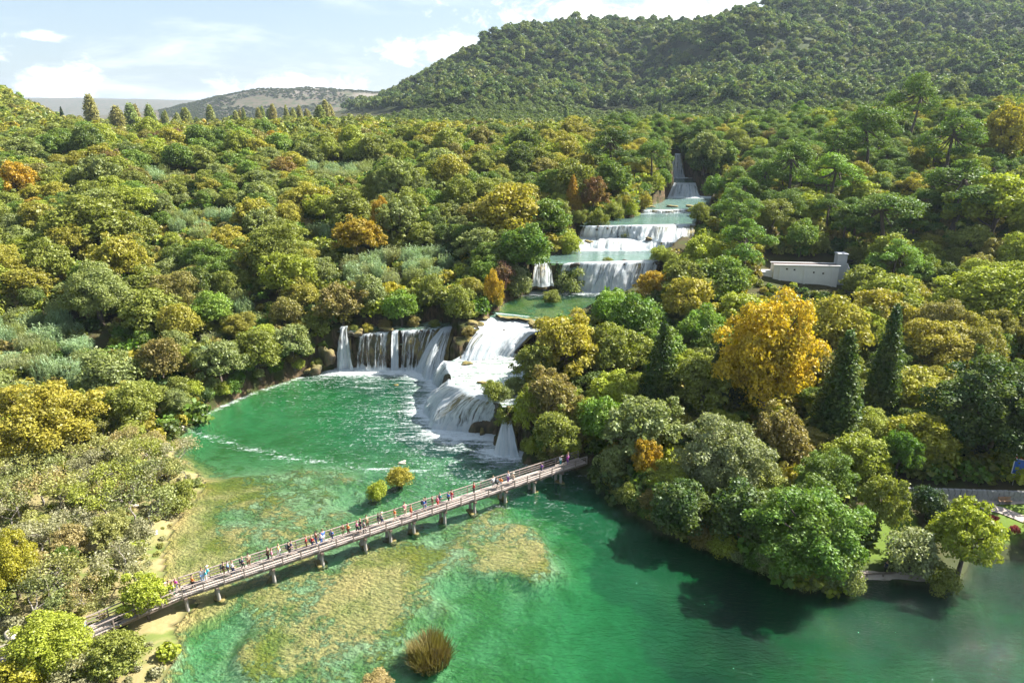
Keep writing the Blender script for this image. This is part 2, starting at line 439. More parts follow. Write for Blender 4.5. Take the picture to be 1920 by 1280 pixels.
pool('terrace_rapids', 6.2, [(842, 684, 'l'), (848, 722, 'l'), (875, 727, 'l'), (905, 733, 'l'), (940, 758, 'c'), (990, 760, 'c'), (1000, 700, 'c'), (972, 660, 'c'), (872, 668, 'c')])
pool('shelf_stream', 7.8, [(640, 622, 'l'), (742, 619, 'l'), (800, 617, 'l'), (848, 613, 'c'), (852, 604, 'c'), (812, 600), (770, 609), (700, 611), (645, 612)])
pool('upper_rapids', 9.8, [(898, 617, 'l'), (1010, 622, 'c'), (1014, 604, 'c'), (992, 599, 'c'), (930, 592, 'c'), (890, 604, 'c')])
pool('green_pool', 10.6, [(930, 588, 'l'), (992, 594, 'l'), (1030, 598, 'c'), (1060, 596), (1120, 583), (1190, 565), (1228, 543, 'c'), (1105, 543, 'c'), (1040, 543, 'c'), (998, 544, 'c'), (985, 552), (960, 560), (938, 570)])
pool('second_pool', 17.4, [(1003, 493, 'l'), (1032, 492, 'c'), (1066, 493, 'l'), (1150, 490, 'l'), (1238, 488, 'c'), (1255, 478), (1290, 462, 'c'), (1090, 464, 'c'), (1060, 474), (1003, 483)])
pool('third_pool', 22.5, [(1092, 424, 'l'), (1200, 422, 'l'), (1304, 420, 'c'), (1318, 405), (1325, 395, 'c'), (1200, 398, 'c'), (1185, 406), (1140, 411), (1095, 416)])
pool('fourth_pool', 23.3, [(1200, 394, 'l'), (1325, 391, 'c'), (1366, 376), (1360, 367, 'c'), (1252, 367, 'c'), (1240, 378)])
pool('gorge_pool', 27.4, [(1262, 343, 'l'), (1304, 343, 'c'), (1302, 333, 'c'), (1256, 333, 'c')])

FALLS = []
def F_(*a, **k): FALLS.append((a, k))
F_('narrow two-step waterfall at the far left end of the lower falls, below leafy bank', [(640, 612), (652, 612)], 8.9, [(633, 690), (664, 690)], 0, (0.45, 0.9), 0.9, 1, gaps=.3)
F_('thin dark veil of water over mossy cliff, left part of the lower falls', [(674, 628), (700, 624), (732, 621)], 7.6, [(672, 689), (700, 690), (732, 691)], 0, (0.42, 0.36), 0.3, 2, gaps=.6)
F_('slim white column of water dropping straight down the lower cliff', [(736, 620), (747, 620)], 7.8, [(735, 691), (749, 691)], 0, (0.95, 1.2), 0.4, 3, gaps=.1)
F_('faint water threads on brown cliff beside the slim white column', [(752, 619), (800, 617), (826, 615)], 7.7, [(752, 691), (782, 692), (800, 696)], 0, (0.24, 0.18), 0.2, 4, gaps=.45)
F_('wide slanting chute fanning out into the pool, middle of the lower falls', [(832, 614), (850, 612)], 7.9, [(782, 692), (806, 701), (832, 713)], 0, (0.62, 0.8), 1.3, 5, gaps=.4)
F_('rounded side cascade pouring off the white terrace right of the slanting chute', [(868, 670), (846, 686), (847, 705)], 6.25, [(833, 713), (826, 726), (836, 742)], 0, (0.6, 0.8), 1.0, 6, gaps=.4)
F_('broad curved cascade, nearest and largest face of the lower falls', [(846, 712), (850, 722), (875, 728), (905, 733), (941, 757)], 6.25, [(826, 752), (815, 770), (851, 808), (892, 812), (931, 813)], 0, (0.62, 0.78), 1.3, 7, gaps=.5)
F_('bright stepped cascade above the white terrace of the lower falls', [(900, 616), (940, 617), (975, 619), (1010, 622)], 9.85, [(872, 668), (905, 668), (940, 664), (972, 661)], 6.25, (0.6, 0.85), 0.8, 8, gaps=.45)
F_('low straight weir spilling from the green pool onto the upper rapids', [(930, 588), (960, 590), (993, 594)], 10.65, [(929, 593), (958, 596), (991, 600)], 9.8, (0.6, 0.9), 0.2, 9, gaps=.3)
F_('small separate fall under shrubs near the right end of the footbridge', [(944, 782), (958, 784)], 4.2, [(926, 846), (974, 850)], 0, (0.55, 0.8), 1.0, 10, gaps=.4)
F_('tall white curtain of the middle falls above the green pool', [(1066, 493), (1110, 491), (1150, 490), (1200, 489), (1238, 488)], 17.45, [(1056, 541), (1105, 543), (1150, 544), (1200, 543), (1228, 542)], 10.6, (0.62, 0.85), 0.9, 11, gaps=.5)
F_('bluish shaded side fall at the left of the middle falls', [(1003, 492), (1032, 491)], 17.45, [(997, 534), (1038, 533)], 12.6, (0.5, 0.8), 0.8, 12, gaps=.35)
F_('broad upper curtain of the third falls, spanning the whole river', [(1092, 424), (1150, 423), (1200, 422), (1250, 421), (1304, 420)], 22.55, [(1086, 444), (1150, 444), (1200, 444), (1250, 450), (1300, 456)], 19.3, (0.6, 0.85), 0.6, 13, gaps=.5)
F_('lower ledge of the third falls broken by small rocks', [(1084, 445), (1150, 445), (1215, 446), (1295, 455)], 19.3, [(1082, 464), (1150, 465), (1220, 465), (1290, 463)], 17.4, (0.75, 1.05), 0.5, 14, gaps=.5)
F_('low line of water over stones between the two upper pools', [(1200, 394), (1260, 393), (1325, 391)], 23.35, [(1198, 399), (1260, 398), (1324, 396)], 22.5, (0.3, 0.6), 0.2, 15, gaps=.6)
F_('misty white fall at the head of the upper pool', [(1264, 343), (1304, 343)], 27.45, [(1253, 367), (1312, 368)], 23.3, (0.7, 0.9), 0.8, 16, gaps=.3)
F_('highest and most distant fall, a thin blue thread between dark trees', [(1266, 288), (1276, 288)], 36.2, [(1254, 332), (1284, 332)], 27.4, (0.4, 0.7), 0.8, 17, gaps=.4)


CTRL = np.array([(-120,20,3),(-70,40,1.5),(-45,60,1.0),(-60,85,1.2),(-90,90,3),(-130,100,6),(-75,112,3.5),(-85,130,7),(-60,138,8),(-45,146,10.5),(-30,150,11),
 (-15,155,12.5),(-5,165,15),(-20,175,17.5),(5,185,20),(-60,180,18),(-110,150,13),(-120,200,23),(-60,220,26),(0,215,27),(10,240,31),(35,235,28),(45,265,31),
 (-150,160,17),(-200,250,33),(-120,300,34),(-30,280,33.5),(20,300,36),(50,300,37.5),(-250,330,37.5),(-100,380,38.5),(0,400,39),(-200,430,40),(-330,250,38),(-330,120,22),(-400,450,48),
 (15,92,1.5),(25,85,1.0),(30,75,.8),(40,68,.6),(48,67,.6),(60,76,1.6),(75,85,2.4),(60,95,3),(30,105,3.5),(18,115,5.5),(24,125,8),(28,140,11.5),(38,150,13),(42,165,16.5),
 (50,180,21),(55,195,23.5),(70,160,12),(60,140,9),(50,120,5),(75,120,5),(100,120,8),(120,90,5),(95,165,14),(80,185,20),(70,205,25),(110,190,22),(85,225,28),(120,225,29.5),
 (95,255,32),(130,260,36),(75,300,37.5),(110,310,40),(160,200,27),(180,280,43),(150,150,18),(200,120,15),(240,200,34),(120,400,42),(220,400,50),(300,300,50),(300,100,20),
 (160,60,6),(160,350,46),(60,330,40),(0,340,37),(450,420,60),(-120,-120,4),(250,-100,10),(500,100,40),(-500,100,40)], float)
def tps_fit(P, z, lam=1e-3):
    n = len(P); d2 = ((P[:, None]-P[None])**2).sum(-1)
    K = np.where(d2 > 0, d2*np.log(np.maximum(d2, 1e-12))*0.5, 0)+lam*np.eye(n)
    Q = np.hstack([np.ones((n, 1)), P])
    A = np.block([[K, Q], [Q.T, np.zeros((3, 3))]])
    return P, np.linalg.solve(A, np.concatenate([z, np.zeros(3)]))
def tps_eval(fit, X):
    P, c = fit; o = np.empty(len(X))
    for i in range(0, len(X), 20000):
        q = X[i:i+20000]; d2 = ((q[:, None]-P[None])**2).sum(-1)
        o[i:i+20000] = np.where(d2 > 0, d2*np.log(np.maximum(d2, 1e-12))*0.5, 0) @ c[:-3]+c[-3]+q @ c[-2:]
    return o
NEAR = tps_fit(CTRL[:, :2]/100, CTRL[:, 2])
# far relief: bare-ground heights read off the skyline at distances judged from the size of the tree crowns
FAR = [(Y, px, py) for Y, row in (
    (400, ((-500, 150), (-300, 170), (0, 236), (300, 262), (700, 262), (1000, 261), (1250, 255), (1500, 242), (1800, 225), (2200, 210), (2600, 180))),
    (480, ((-400, 120), (-150, 140), (0, 186), (45, 212), (100, 250), (500, 250), (900, 250), (1200, 247), (1500, 240), (1800, 222), (2200, 200), (2600, 150))),
    (650, ((-400, 100), (-100, 150), (60, 225), (200, 242), (500, 241), (650, 241), (850, 222), (1050, 220), (1180, 234), (1350, 178), (1550, 170), (1800, 150), (2200, 110))),
    (850, ((-300, 170), (0, 225), (300, 236), (620, 236), (760, 205), (950, 128), (1080, 165), (1190, 186), (1350, 98), (1600, 95), (1850, 80), (2200, 30))),
    (1100, ((0, 222), (500, 226), (660, 216), (750, 185), (850, 141), (960, 95), (1090, 62), (1200, 66), (1300, 74), (1400, 58), (1500, 32), (1600, 17), (1700, 10), (1900, 2), (2300, -20))),
    (1600, ((0, 221), (500, 223), (660, 214), (800, 180), (1000, 130), (1300, 110), (1700, 70), (2300, 40))),
    (2000, ((0, 220), (300, 222), (500, 222), (750, 212), (1100, 180), (1700, 150))),
    (2500, ((0, 219), (280, 212), (345, 198), (400, 184), (470, 171), (560, 170), (650, 172), (720, 178), (800, 184), (1100, 175), (1700, 160))),
    (3400, ((-300, 218), (0, 218), (300, 217), (600, 210), (1200, 200), (1800, 190))),
    (4600, ((-600, 217), (0, 216), (300, 216), (1000, 216), (2000, 216))),
    (5200, ((-600, 196), (0, 195), (150, 195), (300, 198), (500, 199), (1000, 200), (2000, 200))),
    (9000, ((-600, 204), (300, 205), (1000, 205), (2000, 205)))) for px, py in row]
FW = np.array([at_Y(px, py, Y) for Y, px, py in FAR])
def fcoord(x, y): return np.stack([x/np.maximum(y, 200), np.log(np.maximum(y, 200)/400)*0.8], 1)
FARF = tps_fit(fcoord(FW[:, 0], FW[:, 1]), FW[:, 2]/np.maximum(FW[:, 1], 1)*400, 1e-4)

def seg_info(P, X):
    """inside flag, distance to boundary, nearest segment index, nearest point"""
    n = len(P); best = np.full(len(X), 1e9); idx = np.zeros(len(X), int); near = np.zeros_like(X); ins = np.zeros(len(X), bool)
    for i in range(n):
        a, b = P[i], P[(i+1) % n]; ab = b-a
        t = np.clip(((X-a) @ ab)/max(ab @ ab, 1e-9), 0, 1); q = a+t[:, None]*ab
        d = np.hypot(*(X-q).T); m = d < best
        best[m] = d[m]; idx[m] = i; near[m] = q[m]
        c = (a[1] > X[:, 1]) != (b[1] > X[:, 1])
        with np.errstate(divide='ignore', invalid='ignore'):
            xi = (b[0]-a[0])*(X[:, 1]-a[1])/(b[1]-a[1])+a[0]
        ins ^= c & (X[:, 0] < xi)
    return ins, best, idx, near
# shallow algae flats of the lake, in plan (cx, cy, rx, ry, strength); read off the photograph
def blob(px, py, rx, ry, s):
    a = at_z(px, py, 0); k = math.hypot(a[0], a[1], 52)/FPX
    return (a[0], a[1], rx*k*1.05, ry*k*1.9, s)
MATS = [blob(*b) for b in ((430, 990, 150, 75, .55), (560, 985, 120, 45, .5), (390, 1050, 90, 60, .5), (520, 1160, 150, 60, .42), (640, 1110, 130, 50, .42), (480, 1210, 80, 70, .45),
        (760, 1050, 90, 32, .40), (700, 1085, 80, 35, .36), (560, 1230, 80, 50, .36), (900, 1000, 110, 38, .27), (985, 1010, 90, 38, .25), (690, 1200, 75, 40, .34), (820, 1180, 60, 40, .30), (930, 960, 50, 28, .32),
        (705, 1275, 80, 25, .36), (360, 1150, 45, 18, .4), (700, 885, 120, 26, .22), (480, 900, 110, 40, .28), (620, 930, 110, 28, .2), (960, 1060, 80, 26, .28), (1040, 1040, 60, 24, .3))]
DEEP = [blob(*b) for b in ((375, 1225, 70, 75, .8), (600, 1060, 60, 12, .2), (540, 800, 200, 60, .3), (740, 800, 140, 60, .3))]
def mat_field(x, y):
    m = np.zeros(len(x))
    for cx, cy, rx, ry, s in MATS: m = m+s*np.exp(-((x-cx)/rx)**2-((y-cy)/ry)**2)
    for cx, cy, rx, ry, s in DEEP: m = m-s*np.exp(-((x-cx)/rx)**2-((y-cy)/ry)**2)
    zw = np.clip(.12+m/.16, .12, 1)
    return np.clip(np.minimum(m, .62)*0.86+zw*((fbm(x, y*1.0, 8, 4, 5)-0.5)*1.0+(fbm(x, y, 2.4, 3, 8)-0.5)*0.4), -0.2, 1)
FOOT = []
for a_, k_ in FALLS:
    FOOT.append((np.array([at_z(p, q, a_[2])[:2] for p, q in a_[1]]), a_[2], np.array([at_z(p, q, a_[4])[:2] for p, q in a_[3]]), a_[4]))
def line_dist(pts, X):
    best = np.full(len(X), 1e9)
    for a, b in zip(pts[:-1], pts[1:]):
        ab = b-a; t = np.clip(((X-a) @ ab)/max(ab @ ab, 1e-9), 0, 1); best = np.minimum(best, np.hypot(*(X-(a+t[:, None]*ab)).T))
    return best
def fall_dist(X):
    d = np.full(len(X), 1e9)
    for A, zt, B, zb in FOOT:
        ins, dd, _, _ = seg_info(np.vstack([A, B[::-1]]), X); d = np.minimum(d, np.where(ins, 0, dd))
    return d
def height(x, y, info=False):
    x = np.asarray(x, float); y = np.asarray(y, float); X = np.stack([x, y], 1)
    zn = np.clip(tps_eval(NEAR, X/100), 0.5, 75)
    yy = np.maximum(y, 200)
    zf = np.clip(tps_eval(FARF, fcoord(np.clip(x, -1.6*yy, 1.6*yy), yy)), -60, 200)*yy/400
    amp = np.clip((y-420)/500, 0, 1)*np.clip((zf-55)/60, 0, 1)
    rid = 1-np.abs(2*fbm(x*.85+y*.35, y*.45, 190, 3, 71)-1)
    zf = zf+amp*((fbm(x, y, 160, 4, 3)-0.5)*26+(rid-.62)*78*sstep(1250, 950, y))
    wgt = sstep(340, 430, np.hypot(x*0.55, y))
    land = zn*(1-wgt)+zf*wgt
    land = land+(fbm(x, y, 9, 3, 11)-0.5)*np.clip(land*0.25, 0.2, 1.6)*np.clip(1.2-wgt, 0, 1)
    z = land.copy(); bed = np.zeros(len(x)); mt = np.zeros(len(x)); wet = np.full(len(x), 99.0)
    near = (np.abs(x) < 180) & (y < 330) & (y > -170)
    ii = np.nonzero(near)[0]
    if len(ii):
        Xn = X[ii]; zz = z[ii]; infos = []
        for k, (nm, zk, P, fl) in enumerate(POOLS):
            r_ = seg_info(P, Xn)
            if k == 0:
                soft = (np.array(fl)[r_[2]] == 's'); sd = np.where(r_[0], r_[1], -r_[1])+soft*((fbm(Xn[:, 0], Xn[:, 1], 7.0, 4, 61)-.5)*5.0)*sstep(160, 100, np.abs(Xn[:, 0]))
                r_ = (sd > 0, np.abs(sd), r_[2], r_[3])
            infos.append(r_)
        for k, (nm, zk, P, fl) in enumerate(POOLS):
            ins, d, idx, q = infos[k]; f = np.array(fl)[idx]; o = ~ins
            if k == 0:
                s = o & (f == 's'); zz[s] = np.minimum(zz[s], 0.12+0.30*d[s]+0.02*d[s]**2)
                s = o & (f == 'c'); zz[s] = np.minimum(zz[s], 0.3+3.2*d[s])
            else:
                s = o & (f != 'l') & (d < 6)
                r = np.maximum(zz[s], zk+0.35); wq = sstep(1.5, 6, d[s]); zz[s] = r*(1-wq)+zz[s]*wq
        for k, (nm, zk, P, fl) in enumerate(POOLS[1:], 1):
            ins, d, idx, q = infos[k]; f = np.array(fl)[idx]; o = ~ins
            A_, B_ = P[idx], P[(idx+1) % len(P)]; tt = ((Xn-A_)*(B_-A_)).sum(1)/np.maximum(((B_-A_)**2).sum(1), 1e-9)
            s = o & (f == 'l') & (d < 9) & (tt > 0.0) & (tt < 1.0); zz[s] = np.minimum(zz[s], zk-0.25-1.1*d[s])
        for k, (nm, zk, P, fl) in enumerate(POOLS):
            ins, d, idx, q = infos[k]
            xs, ys = Xn[ins, 0], Xn[ins, 1]
            wet[ii] = np.minimum(wet[ii], np.where(ins, 0, d))
            if k == 0:
                m = mat_field(xs, ys)
                deep = 1.5+1.9*sstep(-5, 30, xs)+2.5*sstep(0, 18, xs-0.2*(ys-60))*sstep(100, 80, ys)+1.7*sstep(92, 112, ys)+(fbm(xs, ys, 14, 3, 21)-0.5)*1.6
                sm = sstep(-0.02, 0.42, m); dep = deep*(1-sm)+(0.14+0.40*fbm(xs, ys, 3, 2, 4))*sm
                zz[ins] = -0.06-dep*sstep(0, 3.0, d[ins]); mt[ii[ins]] = m
            else:
                zz[ins] = zk-0.12-(0.55+0.4*(k in (4, 5, 6)))*sstep(0, 1.5, d[ins])
                mt[ii[ins]] = 0.25+0.5*fbm(xs, ys, 4, 3, 6) if k == 4 else 0.1
            bed[ii[ins]] = 1
        for A, zt, B, zb in FOOT:
            lo, hi_ = np.minimum(A.min(0), B.min(0))-2, np.maximum(A.max(0), B.max(0))+2
            s = np.nonzero(((Xn > lo) & (Xn < hi_)).all(1))[0]
            if not len(s): continue
            ins, dd, _, _ = seg_info(np.vstack([A, B[::-1]]), Xn[s]); da, db = line_dist(A, Xn[s]), line_dist(B, Xn[s])
            h = da/np.maximum(da+db, 1e-6); m = (ins | (dd < 1.2)) & (h > .10)
            zz[s[m]] = np.minimum(zz[s[m]], zt-(zt-zb)*(h[m]*.5+h[m]**1.8*.5)-2.4)
        z[ii] = zz
    return (z, bed, mt, wet, land) if info else z
def hz(x, y): return float(height(np.array([x]), np.array([y]))[0])

def axis(a, b, step, lo, hi, g):
    c = list(np.arange(a, b+1e-6, step)); s = step
    while c[-1] < hi: s *= g; c.append(c[-1]+s)
    s = step
    while c[0] > lo: s *= g; c.insert(0, c[0]-s)
    return np.array(c)
xs = axis(-66, 72, 0.62, -9000, 9000, 1.075)
ys = axis(50, 172, 0.62, -600, 10500, 1.035)
GX, GY = np.meshgrid(xs, ys, indexing='ij'); gx = GX.ravel(); gy = GY.ravel()
gz, gbed, gmat, gwet, gland = height(gx, gy, True)
gshore = seg_info(POOLS[0][2], np.stack([gx, gy], 1))[1]
gmat = gmat+.55*sstep(7, 1, gshore)*(gx < -20)*(gbed > .5)*(gy < 105)
gme = make_mesh('ground', np.stack([gx, gy, gz], 1), grid_faces(len(xs), len(ys)), [M['ground']], True)
def in_poly(P, x, y): return seg_info(np.array(P), np.stack([x, y], 1))[0]
def px_poly(pts, z): return [at_z(a, b, z)[:2] for a, b in pts]
LAWNS = [px_poly(((1600, 960), (1700, 950), (1770, 1080), (1610, 1085)), 1.0), px_poly(((1835, 945), (1935, 925), (1935, 1012), (1845, 1008)), 1.6)]
lawn = np.zeros(len(gx))
for L in LAWNS: lawn = np.maximum(lawn, in_poly(L, gx, gy)*1.0)
dryw = sstep(-22, -30, gx)*sstep(108, 96, gy)*(gy > -200)*(gbed < .5)*0.95
vattr(gme, 'bed', gbed); vattr(gme, 'mat', gmat); vattr(gme, 'lawn', lawn*(gbed < .5))
vattr(gme, 'dry', dryw)
vattr(gme, 'mud', sstep(3.2, .6, np.where(gbed > .5, gshore, gwet))*sstep(2, 10, gx)*(gy < 128)*(gy > 40)*(gz < 1.2)*.9)
far_scrub = sstep(1650, 2000, gy)
vattr(gme, 'scrub', np.maximum(far_scrub, sstep(30, 90, np.abs(gx)-1.2*np.maximum(gy, 150))*sstep(300, 600, gy)*0))
bare = np.zeros(len(gx))
for px, py, Y, r in ((695, 192, 2450, 45), (1480, 215, 470, 10), (590, 183, 2480, 70)):
    a = at_Y(px, py, Y); bare = np.maximum(bare, np.exp(-((gx-a[0])/r)**2-((gy-a[1])/(r*2))**2)*(fbm(gx, gy, r*.6, 3, 9) > .45))
vattr(gme, 'bare', bare)
link('ground', gme, kind='structure')

# ------------------------------------------------------------------ water surfaces
def poly_dist(pts, X):
    best = np.full(len(X), 1e9)
    for a, b in zip(pts[:-1], pts[1:]):
        a = np.array(a); b = np.array(b); ab = b-a
        t = np.clip(((X-a) @ ab)/max(ab @ ab, 1e-9), 0, 1); best = np.minimum(best, np.hypot(*(X-(a+t[:, None]*ab)).T))
    return best
FALLBASE = [at_z(a, b, 0)[:2] for a, b in ((634, 690), (660, 690), (742, 692), (782, 693), (831, 713), (838, 738), (815, 770), (851, 808), (930, 814))]
FALLBASE2 = [at_z(a, b, 0)[:2] for a, b in ((930, 845), (972, 850))]
TUFALINE = [at_z(a, b, 0)[:2] for a, b in ((345, 806), (430, 830), (520, 855), (600, 866), (680, 876), (760, 882), (865, 890))]
SHORELINE = [at_z(a, b, 0)[:2] for a, b in ((330, 800), (372, 782), (470, 739), (560, 709), (632, 692))]
for k, (nm, zk, P, fl) in enumerate(POOLS):
    lo, hi_ = P.min(0)-1.5, P.max(0)+1.5
    if k == 0:
        wx = axis(-62, 66, 0.8, -92, 172, 1.12); wy = axis(50, 142, 0.8, -162, 143, 1.12)
    else:
        wx = np.arange(lo[0], hi_[0], 0.5); wy = np.arange(lo[1], hi_[1], 0.5)
    WX, WY = np.meshgrid(wx, wy, indexing='ij'); X = np.stack([WX.ravel(), WY.ravel()], 1)
    ins, d, idx, q = seg_info(P, X); f = np.array(fl)[idx]
    pad = np.where(f == 'l', 0.02, 0.9 if k else np.where(f == 's', 3.0, 0.9))
    far = (~ins) & (d > pad)
    nrm = (X-q)/np.maximum(d, 1e-6)[:, None]
    Xs = np.where(far[:, None], q+nrm*pad[:, None], X)
    fc = grid_faces(len(wx), len(wy))
    fc = fc[(ins | (d < pad))[fc].any(1)]
    use = np.unique(fc); remap = np.full(len(X), -1); remap[use] = np.arange(len(use)); fc = remap[fc]; Xs = Xs[use]
    zb = height(Xs[:, 0], Xs[:, 1])
    zsurf = np.full(len(Xs), zk)
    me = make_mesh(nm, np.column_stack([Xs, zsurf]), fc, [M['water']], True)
    vattr(me, 'depth', np.clip(zk-zb, 0, 8))
    foam = np.zeros(len(Xs)); teal = np.zeros(len(Xs))
    if k == 0:
        d1 = np.minimum(poly_dist(FALLBASE, Xs), poly_dist(FALLBASE2, Xs)+1.5)
        foam = np.clip(0.95*np.exp(-(d1/2.6)**1.2)+0.66*np.exp(-d1/24), 0, 1)
        foam = np.maximum(foam, 0.66*np.exp(-(poly_dist(TUFALINE, Xs)/0.55)**2))
        foam = np.maximum(foam, 0.42*np.exp(-(poly_dist(TUFALINE, Xs)/2.6)**2))
        foam = np.maximum(foam, 0.62*np.exp(-(poly_dist(SHORELINE, Xs)/1.3)**2))
        teal = sstep(-36, -8, Xs[:, 0])*sstep(78, 96, Xs[:, 1])*0.75+0.35*sstep(0, 30, Xs[:, 0])
    elif k == 1: foam = np.full(len(Xs), 0.74)
    elif k == 2: foam = np.full(len(Xs), 0.50)
    elif k == 3: foam = np.full(len(Xs), 0.85)
    else:
        base = {4: ((998, 544), (1040, 543), (1105, 543), (1228, 543)), 5: ((1090, 464), (1290, 462)), 6: ((1195, 398), (1325, 395)), 7: ((1252, 367), (1360, 368)), 8: ((1256, 333), (1302, 333))}[k]
        dd = poly_dist([at_z(a, b, zk)[:2] for a, b in base], Xs)
        foam = np.clip(1.1*np.exp(-(dd/{4: 5.0, 5: 5.5, 6: 4.0, 7: 9.0, 8: 4}[k])**1.6)+0.3*np.exp(-dd/12), 0, 1); teal[:] = 0.4
        lipd = poly_dist([tuple(P[i]) for i in range(3)], Xs); foam = np.maximum(foam, 0.5*np.exp(-(lipd/1.2)**2))
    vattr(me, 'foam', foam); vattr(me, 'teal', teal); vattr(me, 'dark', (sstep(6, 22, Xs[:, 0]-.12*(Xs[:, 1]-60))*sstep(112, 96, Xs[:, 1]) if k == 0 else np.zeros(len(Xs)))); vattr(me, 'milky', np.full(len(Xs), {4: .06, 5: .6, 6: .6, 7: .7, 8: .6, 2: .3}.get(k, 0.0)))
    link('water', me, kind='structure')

# ------------------------------------------------------------------ waterfalls and the tufa faces behind them
def resample(pts, n):
    p = np.array(pts, float); s = np.concatenate([[0], np.cumsum(np.linalg.norm(np.diff(p, axis=0), axis=1))])
    u = np.linspace(0, s[-1], n); return np.stack([np.interp(u, s, p[:, i]) for i in range(3)], 1), s[-1]
def drop_of(a, b): return a-b
def waterfall(label, lip, zt, base, zb, cover=(0.55, 0.75), bulge=0.5, seed=0, rock=True, gaps=0.5, fan=0.0):
    """lip and base are pixel polylines on the upper and lower water level"""
    A = [at_z(a, b, zt) for a, b in lip]; B = [at_z(a, b, zb) for a, b in base]
    L = max(np.linalg.norm(np.array(A[0])-np.array(A[-1])), np.linalg.norm(np.array(B[0])-np.array(B[-1])))
    nu = max(8, int(L/0.28)); nv = 16
    a, la = resample(A, nu); b, lb = resample(B, nu)
    U0 = np.arange(nu)/(nu-1)*L; jag = (fbm(U0, U0*0+seed*5.3, 2.6, 4, seed+70)-.5); jag2 = (fbm(U0, U0*0+seed*2.3, 1.1, 3, seed+80)-.5)
    av = (a-b); av[:, 2] = 0; av = av.mean(0); av = av/np.linalg.norm(av) if np.linalg.norm(av) > .4 else np.array([0, 1., 0])
    wide = min(1, L/8)
    big_ = L > 9; arc = np.sin(np.linspace(0, math.pi, nu))*(1.6 if big_ else 0); a0_ = a.copy()
    ja = np.clip(.25+jag*(5.5 if big_ else 2.6)*wide+jag2*.9+arc, 0, 6); a[:, :2] -= av[:2]*ja[:, None]; b[:, :2] -= av[:2]*(ja+jag2*1.2+.3)[:, None]
    ledge = np.clip(.5+(fbm(U0, U0*0+seed, 3.0, 3, seed+90)-.5)*1.6, .15, .85); step = (0.9 if drop_of(zt, zb) > 3 else .2)*np.clip((fbm(U0, U0*0+seed*9.1, 2.0, 2, seed+95)-.30)*2.4, 0, 1)
    rng = np.random.default_rng(seed)
    v = np.linspace(0, 1, nv); drop = zt-zb
    U = np.arange(nu)/(nu-1)*L
    strand = fbm(U, U*0+seed*7.7, 0.9, 3, seed)-0.5
    cov_u = fbm(U, U*0+seed*3.1, 2.2, 3, seed+50)
    V = np.zeros((nu, nv, 3)); cov = np.zeros((nu, nv)); uvs = np.zeros((nu, nv, 2))
    back = a-b; back[:, 2] = 0; nb = np.linalg.norm(back, axis=1).mean()
    dirn = -back.mean(0)
    if nb < 0.4:
        t = a[-1]-a[0]; dirn = np.array([t[1], -t[0], 0])
    dirn = dirn/max(np.linalg.norm(dirn), 1e-6)
    for j, vv in enumerate(v):
        h = vv**0.75*0.5+vv*0.5 if nb > 1.5 else vv**0.6
        g = vv**1.55*0.6+vv*0.4
        V[:, j, :2] = a[:, :2]*(1-h)+b[:, :2]*h
        V[:, j, 2] = zt+0.06-(drop+0.12)*g
        off = (strand*0.9*vv+0.12+bulge*math.sin(vv*math.pi)*0.45)+(fbm(U*1.0, U*0+vv*drop*1.2, 0.8, 2, seed+9)-0.5)*0.5*min(1, vv*4)
        V[:, j, :2] += dirn[:2]*(off+step*sstep(ledge-.06, ledge+.06, np.full(nu, vv)))[:, None]
        cov[:, j] = cover[0]+(cover[1]-cover[0])*vv+(cov_u-0.5)*2*gaps*(1-0.45*vv)
        if vv > 0.86: cov[:, j] += (vv-0.86)*4
        if vv < 0.1: cov[:, j] += 0.15
        uvs[:, j, 0] = U+seed*13.7; uvs[:, j, 1] = vv*max(drop, nb)
    V[:, 0, :2] = a0_[:, :2]+av[:2]*.3; V[:, 0, 2] = zt+.05; V[:, 1, 2] = zt+.03-.12*drop/nv; cov[:, 0] += .25; cov[:, 1] += .2
    end = np.minimum(np.arange(nu), np.arange(nu)[::-1])/max(1, nu*0.06)
    cov -= np.clip(1-end, 0, 1)[:, None]*0.5
    me = make_mesh('waterfall', V.reshape(-1, 3), grid_faces(nu, nv), [M['fall']], True)
    vattr(me, 'cover', cov)
    uvl = me.uv_layers.new(name='UVMap'); li = np.empty(len(me.loops), np.int32); me.loops.foreach_get('vertex_index', li)
    uvl.data.foreach_set('uv', uvs.reshape(-1, 2)[li].astype(np.float32).ravel())
    o = link('waterfall', me); o['label'] = label; o['category'] = 'waterfall'; o['group'] = 'cascades of the river'
    if rock:
        W = V.copy(); n1 = fbm(np.repeat(U, nv), np.tile(v*drop, nu), 1.6, 4, seed+20).reshape(nu, nv)-0.5
        n2 = fbm(np.repeat(U, nv), np.tile(v*drop*0.4, nu), 0.7, 3, seed+30).reshape(nu, nv)-0.5
        bk = np.clip(0.5-(n1*1.5+n2*1.1), 0, 1.6)*1.5; W[..., :2] -= dirn[:2]*(0.60+bk)[..., None]
        W[..., 2] -= 0.15
        W[:, 0, :2] -= dirn[:2]*1.2; W[:, -1, 2] -= 0.8
        me = make_mesh('rock_face', W.reshape(-1, 3), grid_faces(nu, nv), [M['rock']], True)
        r = link('rock_face', me, kind='structure')
    return o
for f_ in FALLS: waterfall(*f_[0], **f_[1])

